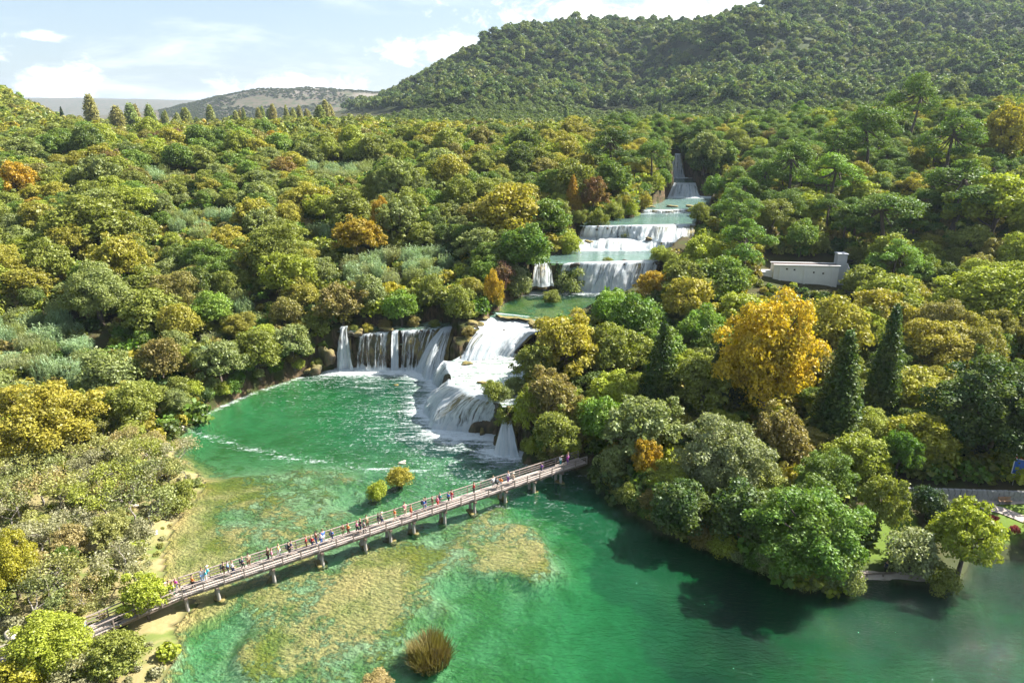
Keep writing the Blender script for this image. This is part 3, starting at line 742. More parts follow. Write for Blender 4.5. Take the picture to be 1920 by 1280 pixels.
def ico(sub):
    bm = bmesh.new(); bmesh.ops.create_icosphere(bm, subdivisions=sub, radius=1)
    v = np.array([x.co[:] for x in bm.verts]); f = np.array([[x.index for x in p.verts] for p in bm.faces]); bm.free(); return v, f
ICO3 = ico(3); ICO4 = ico(4)
def rock_mesh(seed, sub=3, rough=0.5):
    v, f = (ICO4 if sub == 4 else ICO3); rng = np.random.default_rng(seed); r = np.ones(len(v))
    for k in range(16):
        d = rng.normal(size=3); d /= np.linalg.norm(d); r -= np.clip(v @ d-0.45-0.25*rng.random(), 0, 1)*rough*1.3
    r += (fbm(v[:, 0]*3+seed, v[:, 1]*3+v[:, 2]*2.2, 1, 4, seed)-0.5)*rough*0.9
    return make_mesh('rock', v*r[:, None], f, [M['rock']], True)
ROCKS = [rock_mesh(s) for s in range(5)]
WETROCKS = []
for r_ in ROCKS:
    m_ = r_.copy(); m_.materials[0] = M['wet_rock']; WETROCKS.append(m_)
def lip_rocks(A, z, n, where, seed, size=1.5):
    rg = random.Random(seed); pts, _ = resample([at_z(p, q, z) for p, q in A], 200)
    for i in range(n):
        c = pts[int((i+rg.uniform(.15, .85))/n*199)]; s = rg.uniform(.5, 1.3)*size
        o = thing('rock', f'dark wet rock in the {where}', 'rock', (c[0]+rg.uniform(-.4, .4), c[1]+rg.uniform(-.9, .3), z-.22*s), rg.uniform(0, 6), 'rock knobs in the crests of the falls', WETROCKS[rg.randrange(5)])
        o.scale = (s*rg.uniform(.5, 1.2), s*.5, s*rg.uniform(.35, .6))
def rock(label, px, py, z, w, d, h, seed, rz=0.0, sink=0.35, mat=None):
    x, y, _ = at_z(px, py, z)
    me = ROCKS[seed % 5]
    if mat: me = me.copy(); me.materials[0] = mat
    o = thing('rock', label, 'rock', (x, y, z+h*(0.5-sink)), rz, 'rocks of the falls', me)
    o.scale = (w/2, d/2, h/2); return o
lip_rocks(((1066, 493), (1150, 490), (1238, 488)), 17.4, 6, 'middle falls', 1, 2.0)
lip_rocks(((1092, 424), (1200, 422), (1304, 420)), 22.5, 6, 'third falls', 2, 1.7)
lip_rocks(((1084, 446), (1215, 447), (1295, 455)), 19.2, 5, 'third falls ledge', 3, 2.0)
lip_rocks(((900, 616), (1010, 622)), 9.8, 5, 'bright stepped cascade', 4, 1.4)
lip_rocks(((900, 645), (970, 642)), 8.0, 5, 'stepped cascade, half way down', 8, 1.9)
lip_rocks(((850, 722), (905, 733), (941, 757)), 6.1, 6, 'nearest broad cascade', 5, 1.2)
lip_rocks(((640, 621), (742, 619), (826, 616)), 7.7, 9, 'lower cliff falls', 6, 1.5)
lip_rocks(((1264, 343), (1304, 343)), 27.4, 4, 'misty fall', 7, 1.8)
rock('large brown rock head between the slanting chute and the bright stepped cascade', 872, 660, 5.6, 5.2, 4.6, 8.2, 0, 0.4, 0.30)
rock('yellow mossy rock on the crest left of the slim white column', 722, 620, 7.7, 4.6, 2.2, 2.0, 1)
rock('low mossy rock on the crest above the thin dark veil', 676, 626, 7.7, 3.4, 2.0, 2.2, 2, 0.5)
rock('rounded reddish rock beside the upper rapids, left bank', 893, 610, 9.8, 4.4, 2.6, 2.4, 3)
rock('dark rock beside the upper rapids, right bank', 1000, 614, 9.8, 4.2, 2.6, 3.0, 4, 0.8)
rock('small rust-coloured rock at the foot of the nearest broad cascade', 905, 812, 0, 2.0, 1.6, 2.2, 2, 1.0)
rock('pale brown cliff rock at the left foot of the lower falls', 612, 690, 0.5, 5.0, 3.0, 8.0, 1, 0.2, 0.2)
rock('big rock knob splitting the middle falls at their left', 1048, 515, 12.5, 5.2, 3.8, 6.4, 3, 0.3, 0.3)
rock('brown rock ledge below the rock knob of the middle falls', 1075, 548, 10.6, 5.0, 2.5, 2.0, 4, 0.2)
rock('flat dark stone under shrub left of the weir', 905, 598, 10.0, 3.0, 2.2, 1.4, 0)
rock('brown rock among bushes above the left crest', 775, 601, 8.1, 3.6, 2.4, 2.6, 2)
rock('round pale rock standing in the white water of the third falls', 1215, 450, 19.2, 2.6, 2.0, 1.8, 1)
rock('dark stone in the lower ledge of the third falls, at left', 1105, 455, 18.4, 3.0, 1.8, 1.6, 3)
rock('dark stone in the lower ledge of the third falls, near its middle', 1150, 458, 18.2, 3.6, 1.8, 1.6, 0)
rock('long low islet between the two upper pools, at left', 1212, 389, 23.3, 6.5, 3.4, 1.4, 4)
rock('low grassy islet between the two upper pools, at centre', 1258, 388, 23.3, 5.5, 2.6, 1.3, 1)
rock('low islet between the two upper pools, nearest the right bank', 1298, 388, 23.3, 5.2, 2.6, 1.5, 3)
rock('small rock in foam on the pool below the slanting chute', 742, 722, 0, 1.5, 1.1, 0.6, 0)
rock('pale rock showing above the shallows behind the islet shrubs', 757, 868, 0, 2.0, 1.3, 0.7, 2, 0, 0.3, M['tuff_pale'])
rock('mossy rock on the white terrace, at its left edge', 872, 683, 6.2, 3.4, 2.0, 0.9, 4)
rock('flat mossy rock on the white terrace, at its middle', 905, 718, 6.2, 3.8, 1.6, 0.8, 1)
rock('rock at the right edge of the middle falls under bushes', 1245, 494, 16.5, 4.0, 3.0, 4.0, 2)
rock('dark brown cliff under the overhanging shrubs on the left bank', 350, 790, 0.3, 4, 2.5, 1.6, 3)
rock('steep dark rock below trees at the left end of the lower falls', 585, 700, 0.3, 5, 2.5, 5, 0, 0.7)
rock('wet dark rock between the nearest broad cascade and the small separate fall', 944, 812, 0.5, 3.2, 2.6, 6.5, 4, 0.2, 0.25)

# ------------------------------------------------------------------ footbridge
ZD = 2.3
bA, bB = np.array(at_z(340, 1108, ZD)), np.array(at_z(1092, 862, ZD))
bC, bD = np.array(at_z(112, 1208, ZD)), np.array(at_z(-60, 1262, ZD))
bridge = thing('footbridge', 'long timber footbridge on concrete piers crossing the lake below the falls', 'bridge', tuple(bA*[1, 1, 0]))
org = Vector(bridge.location); HW = 1.02
def rel(p): return Vector(p)-org
def along(a, b, s): return a+(b-a)*s
plk = MB()
rngb = random.Random(4)
for (a, b) in ((bD, bC), (bC, bA), (bA, bB)):
    L = np.linalg.norm(b-a); t = (b-a)/L; ang = math.atan2(t[1], t[0]); n = int(L/0.24)
    for i in range(n):
        c = along(a, b, (i+0.5)/n); plk.box(rel((c[0], c[1], ZD-0.03+rngb.uniform(-.008, .008))), (0.215, 2*HW+rngb.uniform(-.06, .06), 0.06), ang)
    side = np.array([-t[1], t[0], 0])
    for s in (-0.85, 0.85):
        MB().bar(rel(a+side*s-[0, 0, .22]), rel(b+side*s-[0, 0, .22]), 0.22, 0.30).build('beam', M['wood_dark'], bridge)
    npost = int(L/2.1)
    for s in (-1, 1):
        for i in range(npost+1):
            c = along(a, b, i/npost)+side*s*(HW+0.04)
            if i == npost and b is not bB: continue
            MB().box(rel((c[0], c[1], ZD+0.42)), (0.12, 0.12, 1.24), ang).build('post', M['wood'], bridge)
        for h, ww, hh in ((1.06, 0.16, 0.07), (0.72, 0.05, 0.10), (0.38, 0.05, 0.10)):
            off = side*s*(HW+(0.04 if h > 1 else -0.06))
            MB().bar(rel(a+off+[0, 0, h]), rel(b+off+[0, 0, h]), ww, hh).build('handrail' if h > 1 else 'rail', M['wood'], bridge)
plk.build('deck_planks', M['plank'], bridge, kind='stuff')
tb = (bB-bA)/np.linalg.norm(bB-bA); sb = np.array([-tb[1], tb[0], 0]); angb = math.atan2(tb[1], tb[0])
def s_at_px(px):
    lo, hi = 0.0, 1.0
    for _ in range(40):
        m = (lo+hi)/2; c = along(bA, bB, m)
        if project(*c)[0] < px: lo = m
        else: hi = m
    return lo
for i, px in enumerate((345, 404, 508, 599, 680, 727, 771, 829, 885, 943, 997, 1047)):
    c = along(bA, bB, s_at_px(px)); p = link('pier', None, bridge); p.location = rel((c[0], c[1], 0)); p.rotation_euler.z = angb; p.empty_display_size = .3
    zb = hz(c[0], c[1])
    for s in (-0.62, 0.62):
        MB().tube([(0, s, min(zb, -0.2)-0.3), (0, s, 0.3), (0, s, ZD-0.62)], [0.24, 0.21, 0.20], 10).build('leg', M['concrete'], p, True)
    MB().box((0, 0, ZD-0.50), (0.34, 2.2, 0.26)).build('cap_beam', M['wood_dark'], p)
    ft = ROCKS[i % 5]
    f = link('footing', ft, p); f.scale = (0.95, 1.45, 0.75); f.location = (0, 0, -0.22)

# ------------------------------------------------------------------ people
def skin_mesh(name, verts, edges, radii, root, mat, sub=1):
    me = bpy.data.meshes.new(name); me.from_pydata(verts, edges, []); ob = bpy.data.objects.new(name, me); COL.objects.link(ob)
    ob.modifiers.new('s', 'SKIN').use_smooth_shade = True
    sv = me.skin_vertices[0].data
    for i, r in enumerate(radii): sv[i].radius = (r if isinstance(r, tuple) else (r, r)); sv[i].use_root = (i == root)
    ob.modifiers.new('d', 'SUBSURF').levels = sub
    dg = bpy.context.evaluated_depsgraph_get(); res = bpy.data.meshes.new_from_object(ob.evaluated_get(dg)); res.name = name
    bpy.data.objects.remove(ob); bpy.data.meshes.remove(me)
    res.materials.clear(); res.materials.append(mat); return res
def person_proto(pose):
    st = {'stand': 0.02, 'walk': 0.24, 'lean': 0.05}[pose]
    lf, rf = (-0.10, st), (0.10, -st)
    J = dict(pel=(0, 0, .95), wai=(0, 0, 1.12), che=(0, .02 if pose != 'lean' else .10, 1.34), nek=(0, .02 if pose != 'lean' else .16, 1.50), hd1=(0, .04 if pose != 'lean' else .20, 1.60), hd2=(0, .03 if pose != 'lean' else .22, 1.72),
             lh=(-.10, 0, .90), lk=(-.10, st*.6+.03, .50), la=(-.10, st-.04, .09), lt=(-.10, st+.12, .04), rh=(.10, 0, .90), rk=(.10, -st*.3+.03, .50), ra=(.10, -st-.05, .09), rt=(.10, -st+.10, .04),
             ls=(-.19, .02, 1.40), rs=(.19, .02, 1.40))
    if pose == 'lean': J.update(ls=(-.19, .10, 1.40), rs=(.19, .10, 1.40), le=(-.24, .22, 1.14), lw=(-.16, .46, 1.08), re=(.24, .22, 1.14), rw=(.16, .46, 1.08), lf=(-.12, .54, 1.07), rf=(.12, .54, 1.07))
    elif pose == 'walk': J.update(le=(-.25, -.08, 1.13), lw=(-.24, .06, .90), re=(.25, .12, 1.13), rw=(.23, .28, .96), lf=(-.23, .10, .80), rf=(.22, .34, .88))
    else: J.update(le=(-.25, 0, 1.12), lw=(-.25, .06, .87), re=(.25, 0, 1.12), rw=(.25, .06, .87), lf=(-.24, .08, .76), rf=(.24, .08, .76))
    ks = list(J); ix = {k: i for i, k in enumerate(ks)}
    R = dict(pel=(.15, .11), wai=(.135, .10), che=(.16, .11), nek=.055, hd1=(.08, .09), hd2=(.085, .10), lh=.085, lk=.06, la=.045, lt=.04, rh=.085, rk=.06, ra=.045, rt=.04, ls=.065, rs=.065, le=.045, lw=.032, re=.045, rw=.032, lf=.035, rf=.035)
    E = [('pel', 'wai'), ('wai', 'che'), ('che', 'nek'), ('nek', 'hd1'), ('hd1', 'hd2'), ('pel', 'lh'), ('lh', 'lk'), ('lk', 'la'), ('la', 'lt'), ('pel', 'rh'), ('rh', 'rk'), ('rk', 'ra'), ('ra', 'rt'),
         ('che', 'ls'), ('ls', 'le'), ('le', 'lw'), ('lw', 'lf'), ('che', 'rs'), ('rs', 're'), ('re', 'rw'), ('rw', 'rf')]
    body = skin_mesh('body', [J[k] for k in ks], [(ix[a], ix[b]) for a, b in E], [R[k] for k in ks], 0, M['skin'])
    def sub(keys, edges, grow, nm):
        kk = keys; iy = {k: i for i, k in enumerate(kk)}
        return skin_mesh(nm, [J[k] for k in kk], [(iy[a], iy[b]) for a, b in edges], [tuple(x+grow for x in R[k]) if isinstance(R[k], tuple) else R[k]+grow for k in kk], 0, M['cloth'])
    shirt = sub(['wai', 'pel', 'che', 'ls', 'le', 'rs', 're'], [('wai', 'pel'), ('wai', 'che'), ('che', 'ls'), ('ls', 'le'), ('che', 'rs'), ('rs', 're')], .022, 'shirt')
    trou = sub(['pel', 'lh', 'lk', 'la', 'rh', 'rk', 'ra'], [('pel', 'lh'), ('lh', 'lk'), ('lk', 'la'), ('pel', 'rh'), ('rh', 'rk'), ('rk', 'ra')], .018, 'trousers')
    hv, hf = ICO3; h = hv*np.array([.105, .125, .115]); hy = J['hd2'][1]
    h = h[:, :]; keep = (hv[:, 2] > -0.25)
    hp = h.copy(); hp[~keep] *= 0.75; hp[hv[:, 1] > .55] *= np.array([.9, .8, .95])
    hair = make_mesh('hair', hp+np.array([0, hy-.02, 1.735]), hf, [M['cloth']], True)
    bag = MB().box((0, -.24, 1.27), (.30, .18, .44), 0, .8).mesh('backpack', M['cloth'])
    hat = MB().tube([(0, hy, 1.77), (0, hy, 1.78), (0, hy, 1.79), (0, hy, 1.90)], [.02, .22, .13, .09], 10).mesh('hat', M['cloth'], True)
    return dict(body=body, shirt=shirt, trousers=trou, hair=hair, backpack=bag, hat=hat)
PP = {p: person_proto(p) for p in ('stand', 'walk', 'lean')}
PC = dict(white=(.75, .75, .75), black=(.015, .015, .018), navy=(.02, .03, .09), blue=(.05, .14, .42), turquoise=(.10, .55, .62), red=(.50, .03, .03), orange=(.65, .18, .03), pink=(.65, .20, .32),
          magenta=(.45, .05, .35), grey=(.22, .22, .23), yellow=(.70, .62, .16), green=(.05, .22, .09), brown=(.16, .08, .04), beige=(.46, .36, .25), purple=(.16, .06, .30), khaki=(.22, .20, .10), sky=(.30, .50, .75), teal=(.03, .22, .25))
HAIRC = [(.02, .015, .012), (.06, .035, .02), (.14, .08, .04), (.30, .22, .12)]
used_labels = set()
def person(x, y, z, rz, pose, shirt, trousers, extra, where, hgt=1.0, hair=0, group='people on the footbridge'):
    words = {'stand': 'standing', 'walk': 'walking', 'lean': 'leaning'}[pose]
    ex = {'': '', 'backpack': ' and backpack', 'hat': ' and sun hat'}[extra]
    lab = f'person in {shirt} top, {trousers} trousers{ex} {words} {where}'
    assert lab not in used_labels, lab
    used_labels.add(lab)
    t = thing('person', lab, 'person', (x, y, z), rz, group); t.scale = (hgt,)*3
    P = PP[pose]
    link('body', P['body'], t)
    link('shirt', P['shirt'], t).color = PC[shirt]+(1,)
    link('trousers', P['trousers'], t).color = PC[trousers]+(1,)
    link('hair', P['hair'], t).color = HAIRC[hair]+(1,)
    if extra == 'backpack': link('backpack', P['backpack'], t).color = (.03, .04, .05, 1)
    if extra == 'hat': link('hat', P['hat'], t).color = (.62, .52, .36, 1)
# pixel column, side offset (+ = far rail), pose, facing (1 towards right end, -1 left, 2 rail), top, trousers, extra
CROWD = [(312, .4, 'stand', 1, 'white', 'beige', 'hat'), (320, .5, 'walk', 1, 'yellow', 'khaki', ''), (327, -.2, 'stand', -1, 'white', 'green', ''), (334, .5, 'walk', 1, 'magenta', 'grey', ''), (362, -.3, 'walk', 1, 'orange', 'black', ''),
    (382, .5, 'stand', 2, 'white', 'sky', ''), (388, .3, 'stand', 1, 'turquoise', 'white', ''), (393, .6, 'walk', -1, 'turquoise', 'grey', 'hat'), (422, .4, 'stand', 1, 'black', 'brown', 'backpack'), (430, .5, 'stand', 1, 'sky', 'navy', ''), (437, -.1, 'walk', 1, 'white', 'navy', ''),
    (457, .3, 'walk', 1, 'navy', 'black', 'backpack'), (469, .5, 'stand', 2, 'beige', 'brown', ''), (505, .4, 'stand', 1, 'brown', 'black', ''), (511, .1, 'stand', 1, 'pink', 'grey', ''), (526, .5, 'walk', -1, 'yellow', 'white', ''), (543, .1, 'walk', 1, 'black', 'black', 'backpack'),
    (549, .5, 'walk', 1, 'navy', 'grey', ''), (577, .5, 'stand', 1, 'red', 'brown', ''), (586, .1, 'walk', 1, 'red', 'navy', 'backpack'), (596, .5, 'stand', -1, 'brown', 'blue', ''), (603, .2, 'walk', 1, 'white', 'blue', ''), (609, .5, 'stand', 2, 'blue', 'white', ''), (624, .2, 'walk', 1, 'blue', 'navy', 'backpack'),
    (646, .5, 'stand', 2, 'brown', 'khaki', ''), (655, .4, 'walk', 1, 'orange', 'brown', ''), (671, .2, 'walk', 1, 'pink', 'black', ''), (678, .4, 'stand', 1, 'black', 'navy', ''), (682, -.4, 'walk', -1, 'grey', 'black', ''), (693, .5, 'lean', 2, 'khaki', 'brown', ''),
    (712, .5, 'stand', 1, 'black', 'grey', ''), (717, .2, 'walk', 1, 'grey', 'navy', 'hat'), (742, .3, 'walk', 1, 'orange', 'beige', ''), (764, .5, 'lean', 2, 'pink', 'beige', ''), (770, -.2, 'stand', 1, 'orange', 'red', ''), (796, .2, 'walk', 1, 'blue', 'grey', 'backpack'), (801, .5, 'stand', 1, 'navy', 'blue', ''),
    (813, .4, 'stand', 1, 'brown', 'beige', ''), (821, .1, 'walk', 1, 'pink', 'red', ''), (828, .5, 'walk', 1, 'teal', 'grey', 'backpack'), (842, .2, 'walk', 1, 'blue', 'black', ''), (850, .5, 'stand', -1, 'red', 'pink', ''), (891, .4, 'stand', 1, 'red', 'black', ''), (928, .5, 'stand', 2, 'white', 'grey', ''),
    (932, .0, 'walk', 1, 'white', 'black', 'backpack'), (937, -.4, 'walk', -1, 'orange', 'white', ''), (955, .4, 'stand', 1, 'white', 'purple', ''), (960, -.3, 'walk', 1, 'beige', 'grey', 'hat'), (1016, .0, 'walk', -1, 'purple', 'navy', ''), (1053, .4, 'walk', 1, 'white', 'teal', ''), (1064, .0, 'stand', 1, 'magenta', 'purple', ''), (1068, .5, 'walk', -1, 'purple', 'black', '')]
for i, (px, off, pose, fc, sh, tr, ex) in enumerate(CROWD):
    s = s_at_px(px) if px > 342 else None
    c = along(bA, bB, s) if s is not None else along(bA, bC, min(1, (342-px)/228))
    c = c+sb*off*0.85
    rz = angb-math.pi/2+(0 if fc == 1 else math.pi if fc == -1 else math.pi/2)
    if pose == 'lean': c = c+sb*0.25
    zone = 'at the bridge\'s left end' if px < 345 else 'left of mid-bridge' if px < 560 else 'at mid-bridge' if px < 730 else 'right of mid-bridge' if px < 900 else 'near the bridge\'s right end'
    person(c[0], c[1], ZD+0.005, rz+rngb.uniform(-.3, .3), pose, sh, tr, ex, zone, rngb.uniform(.92, 1.06), i % 4)
for i, (px, py, z, sh, tr, pose, where) in enumerate(((158, 1152, 2.3, 'grey', 'blue', 'stand', 'on the boardwalk at the lower left'), (225, 1142, 2.3, 'black', 'grey', 'walk', 'on the boardwalk where shrubs meet it'))):
    p = at_z(px, py+14, z); q = along(bC, bA, .2 if i == 0 else .52)
    person(q[0], q[1], ZD+.005, 1.0+i, pose, sh, tr, '', where, 1, i)
for px, py, sh, tr, pose, where in ((53, 1098, 'purple', 'beige', 'stand', 'under trees at the left edge'), (1660, 1074, 'navy', 'black', 'stand', 'on the lakeside lawn path'), (1488, 352, 'black', 'white', 'stand', 'at the viewpoint on the wooded slope'), (1497, 352, 'navy', 'grey', 'stand', 'at the viewpoint on the wooded slope')):
    z = 1.0
    for _ in range(12):
        q = at_z(px, py, z); z = hz(q[0], q[1])
    person(q[0], q[1], z, 2.0, pose, sh, tr, '', where, 1.0, 1, 'people on the banks')

# ------------------------------------------------------------------ old stone building on the right bank
bx, by, _ = at_z(1503, 541, 11.2); zb = 11.6
bld = thing('stone_building', 'pale plastered old power house with arched doorway among trees on the right bank', 'building', (bx, by, zb), math.radians(-6))
W_, H_, D_ = 15.2, 5.6, 3.0
def cut_box(name, size, loc, cuts, mat, parent):
    ob = MB().box(loc, size).build(name, mat)
    for mbx in cuts:
        cu = mbx.build('cut', mat); md = ob.modifiers.new('b', 'BOOLEAN'); md.object = cu; md.operation = 'DIFFERENCE'; md.solver = 'EXACT'
        dg = bpy.context.evaluated_depsgraph_get(); me = bpy.data.meshes.new_from_object(ob.evaluated_get(dg))
        ob.modifiers.clear(); ob.data = me; bpy.data.objects.remove(cu)
    ob.parent = parent; return ob
WIN = [(-4.5, 4.7), (-2.7, 4.55), (1.9, 4.0), (4.1, 3.8)]
ARCH = (-4.0, 1.9)       # centre, springing height
cuts = [MB().box((wx, -D_/2, wz), (.5, 1.2, .45)) for wx, wz in WIN]
ac = MB(); N = 14; prof = [(ARCH[0]-2.2, -0.5), (ARCH[0]+2.2, -0.5)]+[(ARCH[0]+2.2*math.cos(k*math.pi/N), ARCH[1]+1.5*math.sin(k*math.pi/N)) for k in range(N+1)]
n = len(prof); ac.v = [(a, -D_/2-.6, b) for a, b in prof]+[(a, -D_/2+1.0, b) for a, b in prof]
ac.f = [list(range(n))[::-1], list(range(n, 2*n))]+[[k, (k+1) % n, n+(k+1) % n, n+k] for k in range(n)]
cuts.append(ac)
cut_box('wall', (W_, D_, H_), (0, 0, H_/2), cuts, M['plaster'], bld)
for wx, wz in WIN: MB().box((wx, -D_/2+.35, wz), (.49, .06, .44)).build('window', M['dark'], bld)
MB().box((ARCH[0], -D_/2+.8, 1.6), (4.38, .08, 3.5)).build('arched_doorway', M['dark'], bld)
MB().box((0, -D_/2-.06, H_+.12), (W_+.4, .5, .24)).box((0, D_/2, H_+.12), (W_+.4, .5, .24)).build('parapet', M['plaster'], bld)
MB().box((0, 0.1, H_+.06), (W_-.1, D_-.7, .1)).build('flat_roof', M['dark'], bld)
for k, wx in enumerate((-6.0, -.2, 6.3)):
    MB().box((wx, -D_/2-.09, 2.6), (.55, .2, 5.0)).build('pilaster', M['plaster'], bld)
MB().box((-W_/2-1.9, .4, 1.8), (3.8, 2.6, 3.6)).box((-W_/2-1.9, .4, 3.72), (4.0, 2.8, .2)).build('annex', M['plaster'], bld)
MB().box((W_/2+1.0, 1.2, 4.1), (2.2, 2.4, 8.2)).box((W_/2+1.0, 1.2, 8.3), (2.5, 2.7, .25)).build('tower', M['plaster_old'], bld)
MB().bar((W_/2+2.1, .6, 5.8), (W_/2+5.0, -1.0, -1.0), .9, .9).build('penstock_pipe', M['plaster_old'], bld)

# ------------------------------------------------------------------ lakeside park at the lower right
def ground_at(px, py, z=1.0):
    for _ in range(14):
        q = at_z(px, py, z); z = hz(q[0], q[1])
    return q[0], q[1], z
def wall_of_stones(label, p0, p1, h, seed, thick=.5):
    rg = random.Random(seed); L = math.hypot(p1[0]-p0[0], p1[1]-p0[1]); ang = math.atan2(p1[1]-p0[1], p1[0]-p0[0])
    zg = min(hz(*p0), hz(*p1)); o = thing('stone_wall', label, 'wall', (p0[0], p0[1], zg-.3), ang, 'dry stone walls of the lakeside park')
    MB().box((L/2, thick*.5, (h+.2)/2), (L-.1, thick*.7, h+.1)).build('wall_core', M['stone'], o)
    shapes = []
    for k in range(6):
        mb = MB(); mb.box((0, 0, 0), (1, 1, 1), 0, .86); me = mb.mesh('stone', M['stone']); shapes.append(me)
    z = 0.0; row = 0
    while z < h+.2:
        rh = rg.uniform(.28, .4); x = -.3*(row % 2)
        while x < L:
            w = rg.uniform(.45, .9)
            s = link('stone', shapes[rg.randrange(6)], o); s.location = (x+w/2, .08+rg.uniform(-.04, .04), z+rh/2); s.scale = (w*.95, .42, rh*.93)
            s.rotation_euler = (math.pi/2*0, 0, rg.uniform(-.03, .03)); x += w
        z += rh; row += 1
    return o
g1, g2 = ground_at(1700, 934, 2), ground_at(1990, 940, 2.2)
wall_of_stones('long grey dry stone wall behind the two benches in the lakeside park', g1[:2], g2[:2], 1.5, 1)
q1 = at_z(1858, 1050, 0); wall_of_stones('low shaded stone quay wall at the water, right edge of the photo', (q1[0], q1[1]+.5), (q1[0]+14, q1[1]+.2), 1.6, 2)
def path_strip(pts, wd, name='path'):
    P = np.array([ground_at(*p)[:2] for p in pts]); n = 40; s = np.linspace(0, 1, n); k = np.linspace(0, 1, len(P))
    c = np.stack([np.interp(s, k, P[:, 0]), np.interp(s, k, P[:, 1])], 1); t = np.gradient(c, axis=0); t /= np.linalg.norm(t, axis=1)[:, None]; sd = np.stack([-t[:, 1], t[:, 0]], 1)
    rows = [c+sd*wd*f for f in (-.5, -.17, .17, .5)]; V = np.stack(rows, 1).reshape(-1, 2); z = height(V[:, 0], V[:, 1])
    z = np.maximum.reduce([z, height(V[:, 0]+.4, V[:, 1]), height(V[:, 0], V[:, 1]-.4)])+.10
    link(name, make_mesh(name, np.column_stack([V, z]), grid_faces(n, 4), [M['path']], True), kind='structure')
path_strip([(1700, 946), (1800, 938), (1960, 938)], 1.7)
path_strip([(1838, 947), (1880, 958), (1930, 978), (1990, 1005)], 1.8)
path_strip([(1608, 1078), (1660, 1080), (1740, 1085)], 1.0)
path_strip([(1480, 352), (1560, 358), (1640, 358)], 2.4, 'road')
path_strip([(1700, 362), (1740, 358), (1800, 350)], 3.2, 'road')
def bench(px, label):
    x, y, z = ground_at(px, 934, 2); y -= 1.3; z = hz(x, y)+.1
    o = thing('bench', label, 'bench', (x, y, z), 0, 'benches in the lakeside park')
    for k in range(3): MB().box((0, -.2+.17*k, .46), (1.7, .14, .05)).build('seat_slat', M['bench_wood'], o)
    for k in range(2): MB().box((0, .24, .62+.2*k), (1.7, .04, .15)).build('back_slat', M['bench_wood'], o)
    for s in (-.7, .7): MB().box((s, -.02, .22), (.10, .46, .44)).box((s, .27, .45), (.10, .06, .9)).build('leg', M['concrete'], o)
bench(1803, 'wooden bench with stone ends before the wall, left one of the pair')
bench(1871, 'wooden bench with stone ends before the wall, right one near the path')
x, y, z = ground_at(1925, 925, 3)
sg = thing('sign_board', 'blue sign board with white border and red band at the right edge', 'sign', (x, y+1.5, hz(x, y+1.5)), -.55)
MB().box((0, .05, 3.4), (2.6, .06, 3.2)).build('frame', M['white_paint'], sg)
MB().box((0, .01, 3.0), (2.4, .03, 2.2)).build('blue_panel', M['blue_paint'], sg)
MB().box((0, .008, 4.42), (2.4, .03, .40)).build('red_band', M['red_paint'], sg)
for s in (-.8, .8): MB().box((s, .12, 1.7), (.09, .09, 3.6)).build('post', M['metal'], sg)
lx, ly, lz = ground_at(1655, 1084, .8)
rl = thing('log_rail', 'low timber rail beside the person on the lakeside path', 'rail', (lx, ly, lz), .05)
MB().bar((-2.2, 0, .42), (2.6, .1, .42), .16, .14).build('beam', M['wood_dark'], rl)
for s in (-2.0, 0, 2.3): MB().box((s, .02, .17), (.14, .14, .42)).build('post', M['wood_dark'], rl)

# ------------------------------------------------------------------ plants: prototypes
def leaf_quads(C, N, size, rng, aspect=1.0, droop=0.0):
    n = len(C); s = size*rng.uniform(.6, 1.35, n)[:, None]
    N = N/np.maximum(np.linalg.norm(N, axis=1), 1e-6)[:, None]
    r = rng.normal(size=(n, 3)); T = np.cross(N, r); T /= np.maximum(np.linalg.norm(T, axis=1), 1e-6)[:, None]
    B = np.cross(N, T)
    a = T*s*.5; b = B*s*.5*aspect
    V = np.stack([C-a*.55-b, C+a*.8-b*.25, C+a*.45+b, C-a*.9+b*.35], 1)
    return V.reshape(-1, 3), np.arange(4*n).reshape(n, 4)
def crown(clusters, n, leaf, rng, up=0.35, aspect=1.0, low=-.55, rnd=.85):
    """clusters (cx,cy,cz,rx,rz)"""
    K = np.array(clusters); wgt = K[:, 3]**2; wgt /= wgt.sum()
    k = rng.choice(len(K), n, p=wgt)
    d = rng.normal(size=(n, 3)); d /= np.linalg.norm(d, axis=1)[:, None]
    fl = d[:, 2] < low; d[fl, 2] *= -1
    rad = 1-np.abs(rng.normal(0, .16, n)); rad = np.where(rng.random(n) < .18, rng.uniform(.3, 1, n), rad)
    rad = np.where(rng.random(n) < .09, rng.uniform(1.0, 1.32, n), rad)
    rad = rad*(1+.26*(fbm(d[:, 0]*2.3+k*3.7, d[:, 1]*2.3+d[:, 2]*1.9, 1, 2, 3)-.5)*2)
    C = K[k, :3]+d*rad[:, None]*np.stack([K[k, 3], K[k, 3], K[k, 4]], 1)
    N = d*1.0+rng.normal(size=(n, 3))*rnd+np.array([0, 0, up])
    return leaf_quads(C, N, leaf, rng, aspect)
def crown_mesh(nm, cl, n, leaf, rng, mat=None, **kw):
    V, F = crown(cl, n, leaf, rng, **kw); return make_mesh(nm, V, F, [mat or M['leaf']])
